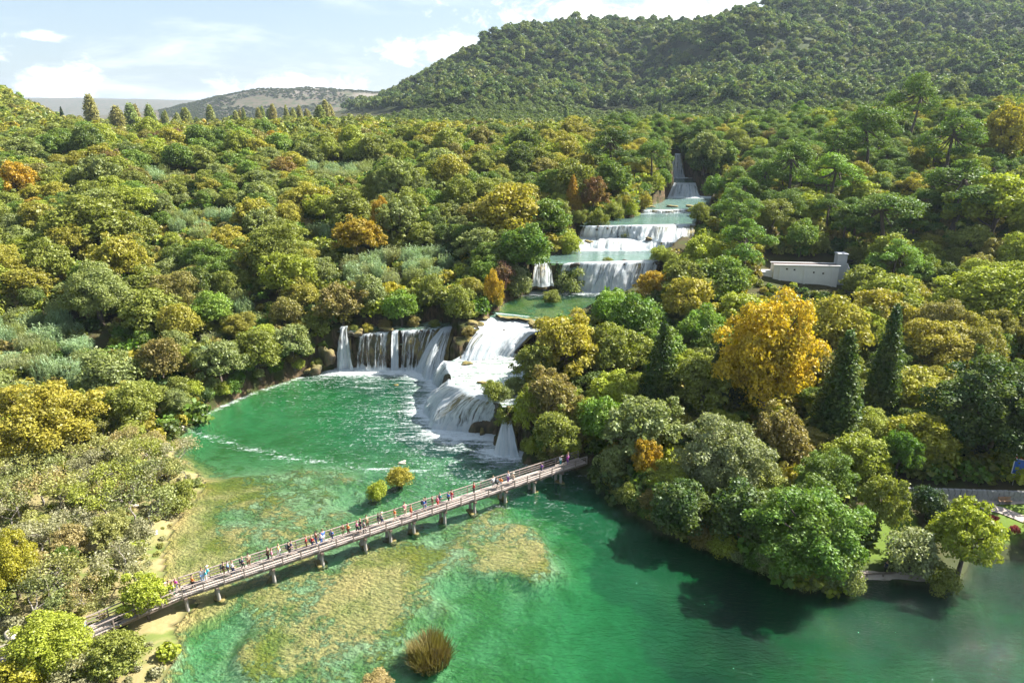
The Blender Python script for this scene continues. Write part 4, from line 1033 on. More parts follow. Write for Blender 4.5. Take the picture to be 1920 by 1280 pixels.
def limb_tree(cl, rng, trunk_h, r0, mat, bend=.3, every=1, nm='trunk', lo=.45):
    mb = MB(); bx, by = rng.normal(0, bend, 2)
    top = np.array([bx, by, trunk_h]); mid = np.array([bx*.3+rng.normal(0, bend*.3), by*.3, trunk_h*.5])
    mb.tube([(0, 0, -.6), (0, 0, .1), tuple(mid), tuple(top)], [r0*1.5, r0*1.1, r0*.85, r0*.6], 7)
    for c in cl[::every]:
        e = np.array(c[:3]); f = rng.uniform(lo, 1); b = mid*(1-f)+top*f if f > .5 else mid
        m = (b+e)/2+np.array([0, 0, -.08*np.linalg.norm(e-b)])
        mb.tube([tuple(b), tuple(m), tuple(e)], [r0*.42, r0*.28, r0*.08], 5)
    return mb.mesh(nm, mat, True)
def round_clusters(rng, n, w, z0, z1, lump=(.20, .34), shape=1.0, inner=3):
    """clusters over an egg-shaped crown of half-width w from z0 to z1"""
    c = []; zc = z0*.55+z1*.45; hz_ = (z1-z0)/2; p0 = rng.uniform(0, 6.28, 4)
    def wob(ph, u): return .5+.5*(.6*math.sin(2*ph+p0[0]+u*1.5)+.4*math.sin(3*ph+p0[1]-u*2.2))
    for i in range(n):
        g = (i+.5)/n; ph = i*2.39996+rng.uniform(-.4, .4); u = 1-1.62*g; r = math.sqrt(max(0, 1-u*u))
        rr = w*rng.uniform(*lump); q = rng.uniform(.72, 1.08)*(.78+.42*wob(ph, u))
        x = math.cos(ph)*r*(w-rr)*q; y = math.sin(ph)*r*(w-rr)*q; z = zc+u*(hz_-rr*.6)*q*(1.05 if u > 0 else .9)
        c.append((x, y, z, rr, rr*rng.uniform(.68, .9)))
    for i in range(inner): c.append((rng.normal(0, w*.2), rng.normal(0, w*.2), zc+rng.normal(0, hz_*.2), w*.45, hz_*.45))
    return c
PROTO = {}    # kind -> list of dict(parts, w (width), h (height), cz (crown centre height))
def proto(kind, parts, w, h, cz): PROTO.setdefault(kind, []).append(dict(parts=parts, w=w, h=h, cz=cz))
for s in range(6):
    rng = np.random.default_rng(100+s); cl = round_clusters(rng, 22+4*s, 4.6, 1.2, 9.2, (.20, .36))
    proto('broad', [('trunk', limb_tree(cl, rng, 4.5, .28, M['bark'])), ('crown', crown_mesh('crown', cl, 9500, .33, rng))], 8.8, 9.2, 5.2)
for s in range(4):      # airy, many small lumps
    rng = np.random.default_rng(140+s); cl = round_clusters(rng, 46, 4.4, 1.4, 8.6, (.13, .24))
    proto('lumpy', [('trunk', limb_tree(cl, rng, 4.2, .26, M['bark'], every=2)), ('crown', crown_mesh('crown', cl, 10000, .29, rng))], 8.8, 8.6, 5.0)
for s in range(2):      # big trees shown large
    rng = np.random.default_rng(160+s); cl = round_clusters(rng, 60, 5.6, 1.0, 12.0, (.14, .27), inner=5)
    proto('grand', [('trunk', limb_tree(cl, rng, 6.5, .42, M['bark'], every=2)), ('crown', crown_mesh('crown', cl, 30000, .25, rng))], 11.2, 12.0, 6.5)
for s in range(4):      # Aleppo pine: bare leaning stem, flattened cloud-like puffs
    rng = np.random.default_rng(200+s); cl = []
    for i in range(26):
        ph = i*2.4+rng.uniform(-.3, .3); g = rng.random()**.6; r = 4.3*g; z = 11.2-3.6*g**1.5+rng.uniform(-1.3, .5); rr = rng.uniform(.9, 1.6)
        cl.append((math.cos(ph)*r, math.sin(ph)*r, z, rr, rr*.62))
    for i in range(6):
        ph = rng.uniform(0, 6.28); cl.append((math.cos(ph)*2.6, math.sin(ph)*2.6, rng.uniform(5.2, 7), 1.1, .65))
    proto('pine', [('trunk', limb_tree(cl, rng, 10.0, .27, M['bark'], bend=.9, lo=.6)), ('crown', crown_mesh('crown', cl, 9000, .27, rng, up=.7, aspect=.7, rnd=.8))], 9.6, 12.4, 8.6)
for s in range(2):
    rng = np.random.default_rng(240+s); cl = []
    for i in range(70):
        g = i/70; z = 1.0+12.5*g; r = 1.9*(1-g)**.75*(1-.35*math.exp(-g*14)); ph = i*2.4; cl.append((math.cos(ph)*r*.62, math.sin(ph)*r*.62, z, .35+r*.42, .9))
    proto('cypress', [('trunk', MB().tube([(0, 0, -.5), (0, 0, 6), (0, 0, 12)], [.25, .16, .03], 6).mesh('trunk', M['bark'])), ('crown', crown_mesh('crown', cl, 13000, .20, rng, up=.5, aspect=1.6, rnd=1.3))], 3.8, 13.8, 6.2)
for s in range(2):      # broad dark conifer cone
    rng = np.random.default_rng(250+s); cl = []
    for i in range(80):
        g = i/80; z = .9+11.2*g; r = 3.0*(1-g)**.85; ph = i*2.4; cl.append((math.cos(ph)*r*.72, math.sin(ph)*r*.72, z, .4+r*.34, .7))
    proto('conifer', [('trunk', MB().tube([(0, 0, -.5), (0, 0, 6), (0, 0, 11.5)], [.3, .2, .03], 6).mesh('trunk', M['bark'])), ('crown', crown_mesh('crown', cl, 14000, .22, rng, up=.1, aspect=1.5, rnd=1.2))], 6.2, 12.6, 5.4)
for s in range(2):
    rng = np.random.default_rng(260+s); cl = []
    for i in range(46):
        g = (i+.5)/46; z = 3+16*g; r = 2.0*math.sin(math.pi*min(1, g*.86+.10))**.7; ph = i*2.4; cl.append((math.cos(ph)*r*.5, math.sin(ph)*r*.5, z, .5+r*.42, 1.5))
    proto('poplar', [('trunk', MB().tube([(0, 0, -.5), (0, 0, 9), (0, 0, 18)], [.35, .22, .04], 6).mesh('trunk', M['bark'])), ('crown', crown_mesh('crown', cl, 4500, .55, rng, up=.2))], 4.8, 20.5, 11)
for s in range(3):      # soft rounded shrub, leafy to the ground
    rng = np.random.default_rng(300+s); cl = round_clusters(rng, 18, 2.3, -.3, 3.4, (.24, .40), inner=2)
    stems = MB()
    for k in range(5):
        a = k*1.256; stems.tube([(0, 0, -.3), (math.cos(a)*.6, math.sin(a)*.6, 1.2), (math.cos(a)*1.1, math.sin(a)*1.1, 2.2)], [.07, .05, .02], 5)
    proto('shrub', [('stem', stems.mesh('stem', M['bark'])), ('foliage', crown_mesh('foliage', cl, 6000, .17, rng))], 4.6, 3.4, 1.5)
for s in range(3):      # giant reed: tall arching leafy canes
    rng = np.random.default_rng(330+s); V = []; F = []
    def blade(x0, y0, z0, la, h, ln, wd, nseg=4, sag=.12):
        sx, sy = -math.sin(la)*wd, math.cos(la)*wd; b = len(V)
        for q in range(nseg+1):
            t = q/nseg; k = (1-t**2.2)+.06; o = ln*t**1.9; z = z0+h*(t-sag*t**3)
            V.extend([(x0+math.cos(la)*o-sx*k, y0+math.sin(la)*o-sy*k, z), (x0+math.cos(la)*o+sx*k, y0+math.sin(la)*o+sy*k, z)])
        F.extend([[b+2*q, b+2*q+1, b+2*q+3, b+2*q+2] for q in range(nseg)])
    for i in range(230):
        a = rng.uniform(0, 6.28); r = 2.3*math.sqrt(rng.random()); x0, y0 = math.cos(a)*r, math.sin(a)*r; H = rng.uniform(2.4, 5.0)*(1-.18*(r/2.3)**2); tilt = rng.normal(0, .10, 2)
        blade(x0, y0, -.2, rng.uniform(0, 6.28), H, rng.uniform(.1, .5), .03)
        for k in range(7):
            f = rng.uniform(.25, .98); la = rng.uniform(0, 6.28)
            blade(x0+tilt[0]*f*H*.3, y0+tilt[1]*f*H*.3, H*f*.9-.2, la, rng.uniform(.35, .95), rng.uniform(.4, .95), rng.uniform(.035, .06), 3, .75)
    proto('reed', [('blades', make_mesh('blades', np.array(V), np.array(F), [M['leaf']]))], 5.4, 4.8, 2.4)
for s in range(2):      # dense tussock of rushes, splayed outward
    rng = np.random.default_rng(350+s); V = []; F = []; n = 1900
    for i in range(n):
        a = rng.uniform(0, 6.28); r = 1.7*math.sqrt(rng.random()); x0, y0 = math.cos(a)*r, math.sin(a)*r
        h = rng.uniform(1.9, 3.4)*(.62+.38*abs(math.sin(a*1.5+s)))*(1-.25*(r/1.7)**2); la = a+rng.normal(0, .6); ln = (.25+.55*r/1.7)*rng.uniform(.5, 1.3); wd = rng.uniform(.018, .036); sx, sy = -math.sin(la)*wd, math.cos(la)*wd; b = len(V)
        for q in range(4):
            t = q/3; k = 1.05-t**2*.9; o = ln*t**1.8; z = h*(t-.10*t**3)
            V += [(x0+math.cos(la)*o-sx*k, y0+math.sin(la)*o-sy*k, z-.2), (x0+math.cos(la)*o+sx*k, y0+math.sin(la)*o+sy*k, z-.2)]
        F += [[b+2*q, b+2*q+1, b+2*q+3, b+2*q+2] for q in range(3)]
    proto('rush', [('blades', make_mesh('blades', np.array(V), np.array(F), [M['leaf']]))], 4.2, 3.3, 1.6)
for s in range(3):      # half-bare grey tree with twigs and thin foliage
    rng = np.random.default_rng(360+s); mb = MB(); tips = []
    def grow(p, d, L, r, lev):
        e = p+d*L; m = p+d*L*.5+rng.normal(0, .06*L, 3); mb.tube([tuple(p), tuple(m), tuple(e)], [r, r*.8, r*.6], 5 if lev < 2 else 3)
        if lev >= 4: tips.append(e); return
        for k in range(3 if lev < 3 else 4):
            nd = d+rng.normal(0, .52, 3); nd[2] = abs(nd[2])*.7+.18; nd /= np.linalg.norm(nd); grow(e, nd, L*rng.uniform(.58, .82), r*.55, lev+1)
    grow(np.array([0, 0, -.3]), np.array([rng.normal(0, .1), rng.normal(0, .1), 1.0]), 2.2, .15, 0)
    T = np.array(tips); k = rng.integers(0, len(T), 1500); C = T[k]+rng.normal(0, .38, (1500, 3))
    Lv, LF = leaf_quads(C, rng.normal(size=(1500, 3)), .22, rng)
    proto('bare', [('trunk', mb.mesh('trunk', M['bark_grey'])), ('foliage', make_mesh('foliage', Lv, LF, [M['leaf']]))], 6.0, 7.2, 4.6)
NAMES = dict(broad='broadleaf_tree', lumpy='broadleaf_tree', grand='broadleaf_tree', pine='pine_tree', cypress='cypress_tree', conifer='conifer_tree', poplar='poplar_tree', shrub='shrub', rush='rush_tussock', reed='reed_clump', bare='bare_tree')
CATS = dict(shrub='shrub', reed='reeds', rush='reeds')
GRP = dict(broad='broadleaf trees of the valley woods', lumpy='broadleaf trees of the valley woods', grand='broadleaf trees of the valley woods', pine='pine trees on the slopes', cypress='cypress trees', conifer='conifer trees', poplar='poplars along the skyline', shrub='shrubs on the banks', reed='clumps of giant reed', rush='rush tussocks in the lake', bare='half-bare trees of the lower left scrub')
BANKW = {}
PLACED = []   # (x, y, radius)
prng = random.Random(77)
def plant(kind, x, y, z, w, h, tint, label, var=None, rz=None, group=None):
    P = PROTO[kind][(prng.randrange(99) if var is None else var) % len(PROTO[kind])]
    o = thing(NAMES[kind], label, CATS.get(kind, 'tree'), (x, y, z), prng.uniform(0, 6.28) if rz is None else rz, group or GRP[kind])
    sx = w/P['w']; o.scale = (sx*prng.uniform(.92, 1.08), sx*prng.uniform(.92, 1.08), h/P['h'])
    for nm, me in P['parts']:
        c = link(nm, me, o); c.color = tuple(tint)+(1,)
    PLACED.append((x, y, w*.5)); return o
def march(px, py, wpx, asp, czr, ymax=700):
    """first place along the pixel's ray where a tree of that apparent width stands on the ground"""
    d = px_dir(px, py); Ys = np.arange(45, ymax, 1.0); t = Ys/d[1]; X = d[0]*t; Z = CAM_H+d[2]*t
    g = height(X, Ys); dep = t; W = wpx*dep/FPX; H = W*asp
    ok = Z-g <= H*czr
    i = int(np.argmax(ok)) if ok.any() else len(Ys)-1
    return X[i], Ys[i], max(g[i], 0), W[i], H[i]
TINT = {'rush brown': (0.165, 0.13, 0.05), 'amber': (0.56, 0.4, 0.03), 'deep green': (0.055, 0.104, 0.022), 'green': (0.111, 0.209, 0.029), 'bright green': (0.177, 0.306, 0.04), 'olive green': (0.213, 0.241, 0.045), 'yellow green': (0.316, 0.363, 0.039), 'golden olive': (0.356, 0.306, 0.041), 'grey green': (0.222, 0.265, 0.096), 'bronze brown': (0.246, 0.198, 0.061), 'pale sage': (0.26, 0.289, 0.137), 'orange yellow': (0.44, 0.26, 0.03), 'golden yellow': (0.5, 0.312, 0.025), 'russet': (0.22, 0.11, 0.045), 'purple brown': (0.17, 0.085, 0.06), 'blue green': (0.251, 0.353, 0.195), 'dark blue green': (0.031, 0.065, 0.03), 'straw': (0.3, 0.23, 0.09), 'pine green': (0.104, 0.183, 0.03), 'pale grey': (0.329, 0.317, 0.195), 'lime yellow': (0.338, 0.312, 0.027), 'light olive': (0.329, 0.329, 0.098)}
def hero(kind, px, py, wpx, asp, tint, label, var=None):
    P = PROTO[kind][0]; x, y, z, w, h = march(px, py, wpx, asp, P['cz']/P['h'])
    if len(label.split()) > 16: print('long label', label)
    c = TINT[tint]; j = prng.uniform(.92, 1.08)
    return plant(kind, x, y, z-.1, w, h, tuple(v*j for v in c), label, var)
# --- trees and shrubs that stand out in the photograph: kind, pixel of crown centre, crown width in pixels, height/width, colour, label
HEROES = [
 ('grand', 1518, 1000, 215, .90, 'green', 'large rounded bright-topped green tree at the lake edge, lower right'),
 ('lumpy', 1652, 945, 105, 1.35, 'olive green', 'slim olive tree with leaning trunk beside the sunlit lawn'),
 ('shrub', 1712, 1040, 120, .8, 'pale sage', 'pale silvery shrub on the shore just right of the person on the lawn'),
 ('lumpy', 1812, 1010, 140, 1.15, 'yellow green', 'yellow-green tree overhanging the water at the lower right'),
 ('shrub', 1742, 950, 88, .8, 'dark blue green', 'dark glossy shrub between the leaning tree and the left bench'),
 ('grand', 1355, 855, 175, .95, 'pale sage', 'pale sage-green tree with dense soft crown above the shaded shore'),
 ('lumpy', 1213, 862, 72, 1.5, 'golden yellow', 'narrow golden yellow tree near the right end of the footbridge'),
 ('shrub', 1150, 878, 85, .9, 'grey green', 'grey-green bush at the right end of the footbridge'),
 ('lumpy', 1205, 800, 150, 1.0, 'grey green', 'grey-green tree with pale clumps behind the narrow golden tree'),
 ('broad', 1128, 790, 105, 1.0, 'bright green', 'fresh green broadleaf tree above the right end of the footbridge'),
 ('broad', 1395, 965, 150, .8, 'deep green', 'low dark green tree hanging over the shaded shore'),
 ('broad', 1275, 955, 130, .9, 'deep green', 'dark green tree at the water left of the low shore tree'),
 ('shrub', 1225, 945, 60, .9, 'bronze brown', 'brownish bush at the water below the narrow golden tree'),
 ('conifer', 1240, 700, 90, 2.0, 'deep green', 'dark green conifer cone standing left of the great yellow tree'),
 ('conifer', 1350, 715, 80, 1.7, 'dark blue green', 'very dark small conifer in front of the great yellow tree'),
 ('grand', 1440, 665, 205, 1.3, 'amber', 'great golden-orange plane tree, most striking tree of the right bank', 1),
 ('broad', 1530, 608, 100, 0.9, 'lime yellow', 'yellow-green tree just in front of the pale building'),
 ('cypress', 1660, 700, 64, 3.7, 'deep green', 'tall slender dark cypress right of the great yellow tree'),
 ('cypress', 1575, 745, 92, 2.5, 'deep green', 'broad dark cypress next to the tall slender one'),
 ('grand', 1868, 770, 240, .85, 'deep green', 'huge shadowy dark green tree at the right edge'),
 ('grand', 1765, 650, 160, .75, 'golden olive', 'flat-topped golden olive tree above the huge dark tree'),
 ('lumpy', 1650, 590, 125, .9, 'golden olive', 'golden olive crown behind the tall slender cypress'),
 ('grand', 1870, 560, 200, .7, 'yellow green', 'wide yellow-green crown at the right edge below the pines'),
 ('broad', 1622, 535, 85, .9, 'olive green', 'rounded olive tree just right of the pale building'),
 ('broad', 1700, 528, 62, .9, 'green', 'small rounded green tree right of the olive one by the building'),
 ('lumpy', 1688, 845, 75, 1.4, 'green', 'small sunlit tree at the foot of the tall cypress'),
 ('lumpy', 1465, 815, 120, 1.1, 'bronze brown', 'dull brown-green tree under the great yellow tree'),
 ('broad', 1195, 600, 105, 1.0, 'green', 'green tree right of the green pool'),
 ('broad', 1145, 578, 75, 1.1, 'bright green', 'fresh green tree at the right edge of the green pool'),
 ('lumpy', 1065, 650, 140, 1.0, 'golden olive', 'golden olive thicket tree right of the stepped cascade'),
 ('lumpy', 1155, 655, 120, 1.0, 'olive green', 'olive tree between the golden thicket and the dark conifer cone'),
 ('lumpy', 1035, 745, 110, 1.1, 'bronze brown', 'brownish tangled tree beside the nearest broad cascade'),
 ('broad', 1148, 735, 95, .9, 'yellow green', 'rounded yellow-green tree left of the dark conifer cone'),
 ('shrub', 985, 790, 55, 1.5, 'yellow green', 'upright yellow-green shrub right of the small separate fall'),
 ('lumpy', 1040, 830, 95, 1.0, 'olive green', 'olive shrubby tree above the bridge end'),
 ('shrub', 925, 750, 52, .8, 'olive green', 'olive bush hanging over the crest of the nearest broad cascade'),
 ('shrub', 965, 725, 50, .8, 'grey green', 'grey-green bush at the right edge of the white terrace'),
 ('lumpy', 1000, 680, 85, 1.0, 'olive green', 'olive tree at the right side of the white terrace'),
 ('lumpy', 1290, 560, 120, .9, 'golden olive', 'golden olive tree below the third falls, right bank'),
 ('lumpy', 1225, 535, 70, 1.0, 'golden yellow', 'small tree with orange-yellow top right of the middle falls'),
 ('lumpy', 1385, 585, 110, .8, 'yellow green', 'pale yellow-green tree left of the pale building'),
 ('broad', 1315, 615, 90, 1.0, 'bright green', 'bright green tree left of the great yellow tree'),
 ('lumpy', 1325, 475, 95, .9, 'yellow green', 'yellow-green bushy tree right of the third falls'),
 ('pine', 1395, 450, 130, 1.1, 'green', 'dark bushy pine between the third falls and the building'),
 ('pine', 1390, 395, 110, 1.1, 'pine green', 'pine at the right bank above the third falls'),
 ('pine', 1683, 478, 95, 1.2, 'bright green', 'bright green young pine right of the building tower'),
 ('pine', 1665, 395, 150, .9, 'pine green', 'broad pine below the road on the right slope'),
 ('pine', 1560, 320, 120, 1.0, 'bright green', 'bright pine above the viewpoint on the right slope'),
 ('pine', 1485, 300, 110, 1.2, 'pine green', 'tall-stemmed pine beside the viewpoint'),
 ('pine', 1640, 235, 110, 1.4, 'pine green', 'umbrella pine with bare stem in the row above the road'),
 ('pine', 1715, 180, 95, 1.5, 'pine green', 'highest pine, breaking the line of the wooded hill at right'),
 ('pine', 1790, 250, 120, 1.3, 'pine green', 'wide umbrella pine at the right of the row above the road'),
 ('lumpy', 1885, 250, 110, 1.3, 'golden olive', 'ochre-brown tree at the right end of the pine row'),
 ('pine', 1800, 345, 170, .9, 'pine green', 'large pine hiding the road at right'),
 ('lumpy', 1870, 380, 160, .9, 'yellow green', 'wide yellow-green tree at the right edge under the pines'),
 ('pine', 1580, 260, 110, 1.2, 'pine green', 'pine at the left of the row above the road'),
 ('lumpy', 640, 580, 95, 1.0, 'bronze brown', 'grey-brown tree over the far left end of the lower falls'),
 ('broad', 752, 578, 70, 1.0, 'bright green', 'fresh green round tree just above the slim white column'),
 ('lumpy', 690, 545, 80, 1.0, 'grey green', 'grey-green tree behind the crest of the lower falls'),
 ('lumpy', 548, 655, 90, 1.0, 'grey green', 'grey-green tree at the pool bank left of the lower falls'),
 ('broad', 480, 660, 90, 1.1, 'olive green', 'dark olive tree overhanging the pool left of the lower falls'),
 ('lumpy', 412, 690, 90, 1.1, 'grey green', 'pale grey-green tree at the corner of the pool'),
 ('lumpy', 328, 757, 62, 1.0, 'grey green', 'small isolated tree on the sandy spit at the left of the pool'),
 ('lumpy', 300, 680, 95, 1.1, 'bronze brown', 'brown and olive tree above the sandy spit'),
 ('broad', 205, 700, 110, .9, 'grey green', 'rounded grey-green tree in front of the reed field'),
 ('broad', 240, 760, 100, .9, 'olive green', 'shadowed olive tree behind the sandy spit'),
 ('grand', 75, 790, 190, .85, 'golden olive', 'wide golden olive tree at the left edge'),
 ('lumpy', 160, 770, 90, 1.0, 'olive green', 'olive tree right of the wide golden one'),
 ('shrub', 924, 552, 40, 1.9, 'golden yellow', 'small bright orange-yellow tree at the left edge of the green pool'),
 ('shrub', 944, 520, 52, 1.1, 'purple brown', 'reddish purple shrub above the green pool'),
 ('shrub', 972, 530, 58, 1.2, 'pale sage', 'pale sage bush beside the reddish shrub'),
 ('shrub', 1066, 530, 70, .8, 'grey green', 'grey-green bush on the rock in front of the middle falls'),
 ('shrub', 862, 570, 70, 1.0, 'olive green', 'olive bush on the left crest above the slanting chute'),
 ('shrub', 810, 575, 60, 1.0, 'olive green', 'rounded bush behind the crest above the slanting chute'),
 ('conifer', 1074, 375, 42, 1.9, 'orange yellow', 'slender orange conifer on the left bank of the third pool'),
 ('lumpy', 1112, 365, 62, 1.2, 'russet', 'red-tinged tree next to the slender orange conifer'),
 ('lumpy', 715, 408, 50, 1.8, 'orange yellow', 'lone orange-yellow tree on the left wooded slope'),
 ('shrub', 1068, 460, 50, .9, 'yellow green', 'yellow-green bush at the left end of the third falls'),
 ('broad', 985, 470, 100, 1.0, 'green', 'dark green tree left of the middle falls'),
 ('broad', 960, 400, 120, 1.0, 'golden olive', 'ochre-topped tree on the left bank near the third falls'),
 ('pine', 1145, 270, 110, 1.0, 'deep green', 'large dark pine group left of the highest fall'),
 ('pine', 1225, 285, 75, 1.3, 'pine green', 'round-headed pine just left of the highest fall'),
 ('lumpy', 1320, 300, 70, 1.1, 'grey green', 'pale tree right of the highest fall'),
 ('lumpy', 445, 270, 50, .9, 'russet', 'rusty red tree on the far left woods'),
 ('lumpy', 515, 262, 50, .8, 'golden yellow', 'yellow-topped tree beside the rusty red one'),
 ('lumpy', 320, 258, 60, .8, 'purple brown', 'purple-brown tree in the far left woods'),
 ('lumpy', 28, 335, 75, 1.2, 'golden yellow', 'golden tree at the left edge of the far woods'),
 ('lumpy', 425, 455, 90, .8, 'golden olive', 'tree with golden top in the middle of the left woods'),
 ('grand', 520, 470, 130, .9, 'olive green', 'big olive oak in the middle of the left woods'),
 ('broad', 165, 420, 160, .7, 'olive green', 'broad flat olive tree in the left woods'),
 ('grand', 20, 1060, 90, 1.6, 'lime yellow', 'sunlit yellow-green poplar-like tree at the left edge by the boardwalk'),
 ('lumpy', 270, 1115, 95, 1.05, 'yellow green', 'yellow-green tree standing against the footbridge at its left end'),
 ('grand', 95, 1220, 160, .9, 'yellow green', 'yellow-green tree in front of the boardwalk, lower left corner'),
 ('lumpy', 215, 1240, 120, .8, 'olive green', 'olive bushy tree in the bottom left foreground'),
 ('broad', 30, 1275, 110, .9, 'lime yellow', 'yellow foliage of a tree cut by the bottom left corner'),
 ('shrub', 222, 1172, 32, 1.1, 'dark blue green', 'small dark evergreen bush in front of the boardwalk'),
 ('lumpy', 110, 1150, 60, 1.1, 'grey green', 'grey-green tree on the far side of the boardwalk'),
 ('shrub', 330, 935, 85, .8, 'olive green', 'round shrub with dark shadow at the edge of the algae flats'),
 ('shrub', 1148, 400, 44, .9, 'olive green', 'olive bush on the left bank of the third pool'),
 ('shrub', 1180, 394, 42, .9, 'yellow green', 'yellow-green bush on the left bank beside the low islets'),
 ('shrub', 1207, 380, 40, .9, 'golden olive', 'golden bush above the long low islet'),
 ('shrub', 1228, 366, 42, .9, 'yellow green', 'bright bush at the left side of the fourth pool'),
 ('shrub', 1243, 348, 36, .9, 'green', 'green bush left of the misty fall'),
 ('shrub', 1318, 340, 54, .9, 'deep green', 'dark bush right of the misty fall'),
 ('shrub', 1345, 352, 50, .9, 'green', 'green bush overhanging the right side of the fourth pool'),
 ('shrub', 1305, 318, 46, .9, 'deep green', 'dark bush above the misty fall'),
 ('shrub', 1248, 312, 34, .9, 'grey green', 'grey bush beside the foot of the highest fall'),
 ('shrub', 1292, 296, 40, .9, 'deep green', 'dark bush right beside the highest fall'),
 ('shrub', 1120, 412, 44, .9, 'olive green', 'olive bush near the left end of the third falls crest'),
 ('shrub', 1310, 412, 44, .9, 'olive green', 'olive bush at the right end of the third falls crest'),
 ('shrub', 950, 782, 50, .9, 'olive green', 'olive bush between the nearest broad cascade and the small separate fall'),
 ('shrub', 968, 806, 46, 1.0, 'bronze brown', 'brownish bush right beside the small separate fall'),
 ('shrub', 941, 748, 46, .8, 'grey green', 'grey-green bush on the right crest of the nearest broad cascade'),
 ('shrub', 1000, 770, 60, 1.0, 'olive green', 'olive bush right of the nearest broad cascade'),
 ('shrub', 1018, 612, 40, .8, 'golden olive', 'golden bush on the right bank beside the upper rapids'),
 ('shrub', 1035, 560, 44, .7, 'olive green', 'low olive bush in the green pool before the middle falls'),
 ('shrub', 1140, 492, 22, .7, 'olive green', 'tiny bush clinging to the crest of the middle falls'),
 ('shrub', 1236, 484, 40, .8, 'yellow green', 'yellow-green bush at the right end of the middle falls'),
 ('shrub', 1088, 436, 30, .9, 'olive green', 'small bush at the left edge of the third falls'),
 ('shrub', 1172, 450, 20, .7, 'olive green', 'tiny bush on the ledge of the third falls'),
 ('shrub', 690, 618, 26, .7, 'golden olive', 'low mossy tuft on the crest above the thin dark veil'),
 ('shrub', 723, 611, 30, .7, 'straw', 'yellowish tuft on the crest just left of the slim white column'),
 ('shrub', 776, 604, 32, .8, 'bronze brown', 'brownish tuft behind the crest right of the slim white column'),
 ('shrub', 815, 612, 24, .8, 'olive green', 'small olive tuft on the crest left of the slanting chute'),
 ('shrub', 664, 626, 22, .8, 'olive green', 'small tuft beside the narrow two-step waterfall'),
 ('shrub', 880, 622, 34, .6, 'bronze brown', 'rusty tuft on top of the large brown rock head'),
 ('shrub', 195, 1090, 60, .9, 'olive green', 'dark shrub casting long shadows on the small meadow'),
 ('lumpy', 120, 1050, 50, 1.6, 'green', 'narrow green tree in the lower left scrub'),
]
for h in HEROES: hero(*h)
# islet plants standing in the lake
for px, py, w, h, kind, tint, lab in ((748, 912, 4.2, 3.6, 'shrub', 'golden olive', 'larger of the two round shrubs growing out of the lake shallows'), (708, 935, 3.6, 3.0, 'shrub', 'yellow green', 'smaller of the two round shrubs growing out of the lake shallows'),
        (806, 1234, 4.8, 3.4, 'rush', 'rush brown', 'brown clump of dry reeds alone in the lake, bottom centre'), (706, 1282, 3.6, 1.2, 'shrub', 'straw', 'low tuft of ochre water plants at the bottom edge')):
    x, y, z = at_z(px, py, 0); zb = hz(x, y)
    o = plant(kind, x, y, -.15, w, h, TINT[tint], lab)
    rk = thing('islet', 'mud islet under ' + lab.split(' growing')[0].split(' alone')[0], 'islet', (x, y, -.35), 0, 'mud islets in the lake', ROCKS[2]); rk.scale = (w*.42, w*.42, .55)

# ------------------------------------------------------------------ the woods: individual trees nearest the viewer, then the far wood as one mass
pal_left = [('olive green', 8), ('golden olive', 4), ('grey green', 4), ('green', 5), ('yellow green', 4), ('bronze brown', 2), ('deep green', 2), ('bright green', 1.2), ('golden yellow', .15), ('russet', .08)]
pal_right = [('olive green', 4), ('golden olive', 5), ('yellow green', 6), ('green', 4), ('deep green', 2), ('bronze brown', 1.2), ('lime yellow', .8)]
pal_low = [('pale grey', 6), ('light olive', 6), ('grey green', 3), ('straw', 3), ('yellow green', 2.5), ('bronze brown', .8)]
def pick(pal, r):
    t = r.random()*sum(x[1] for x in pal)
    for k, wv in pal:
        t -= wv
        if t <= 0: return k
    return pal[0][0]
ZONES = [(0, 1000, 420, 1400, 'in scrub by the boardwalk'), (0, 830, 420, 1000, 'left of the algae flats'), (0, 700, 180, 830, 'at the left edge above the scrub'), (180, 640, 420, 830, 'on the bank behind the sandy spit'),
    (0, 540, 210, 700, 'around the left reed field'), (210, 540, 420, 640, 'right of the reed field'), (420, 600, 660, 760, 'overhanging the emerald pool'), (420, 500, 660, 600, 'above the emerald pool'),
    (660, 500, 900, 640, 'on the slope above the lower falls'), (0, 420, 240, 540, 'above the reed field'), (240, 420, 480, 540, 'below the golden-topped tree'), (480, 400, 700, 500, 'around the big olive oak'),
    (700, 380, 900, 500, 'beside the lone orange-yellow tree'), (900, 380, 1110, 520, 'left of the middle falls'), (0, 330, 300, 420, 'in the far left woods'), (300, 330, 600, 420, 'in the middle of the left woods'), (600, 300, 900, 400, 'in left woods by the river'),
    (900, 260, 1200, 400, 'left of the upper pools'), (0, 200, 400, 330, 'in the farthest left woods'), (400, 200, 900, 330, 'in the farthest middle woods'), (1200, 250, 1420, 420, 'around the highest fall'), (1420, 150, 1660, 300, 'on the upper right slope'), (1660, 100, 2000, 300, 'on the upper right slope edge'),
    (1420, 300, 1660, 430, 'near the viewpoint'), (1660, 300, 2000, 430, 'by the road on the right slope'), (1290, 420, 1460, 620, 'between the third falls and the building'), (1460, 430, 1700, 640, 'around the pale building'), (1700, 430, 2000, 640, 'beyond the building'),
    (960, 560, 1200, 900, 'in the thicket right of the lower falls'), (1200, 560, 1520, 800, 'around the great yellow tree'), (1520, 600, 1720, 900, 'around the tall cypress'), (1720, 640, 2000, 900, 'around the huge dark tree'), (1100, 800, 1500, 1100, 'on the shaded right shore'), (1500, 850, 2000, 1100, 'in the lakeside park'), (900, 200, 2000, 430, 'on the far right slope'), (900, 430, 1300, 600, 'along the river by the middle falls')]
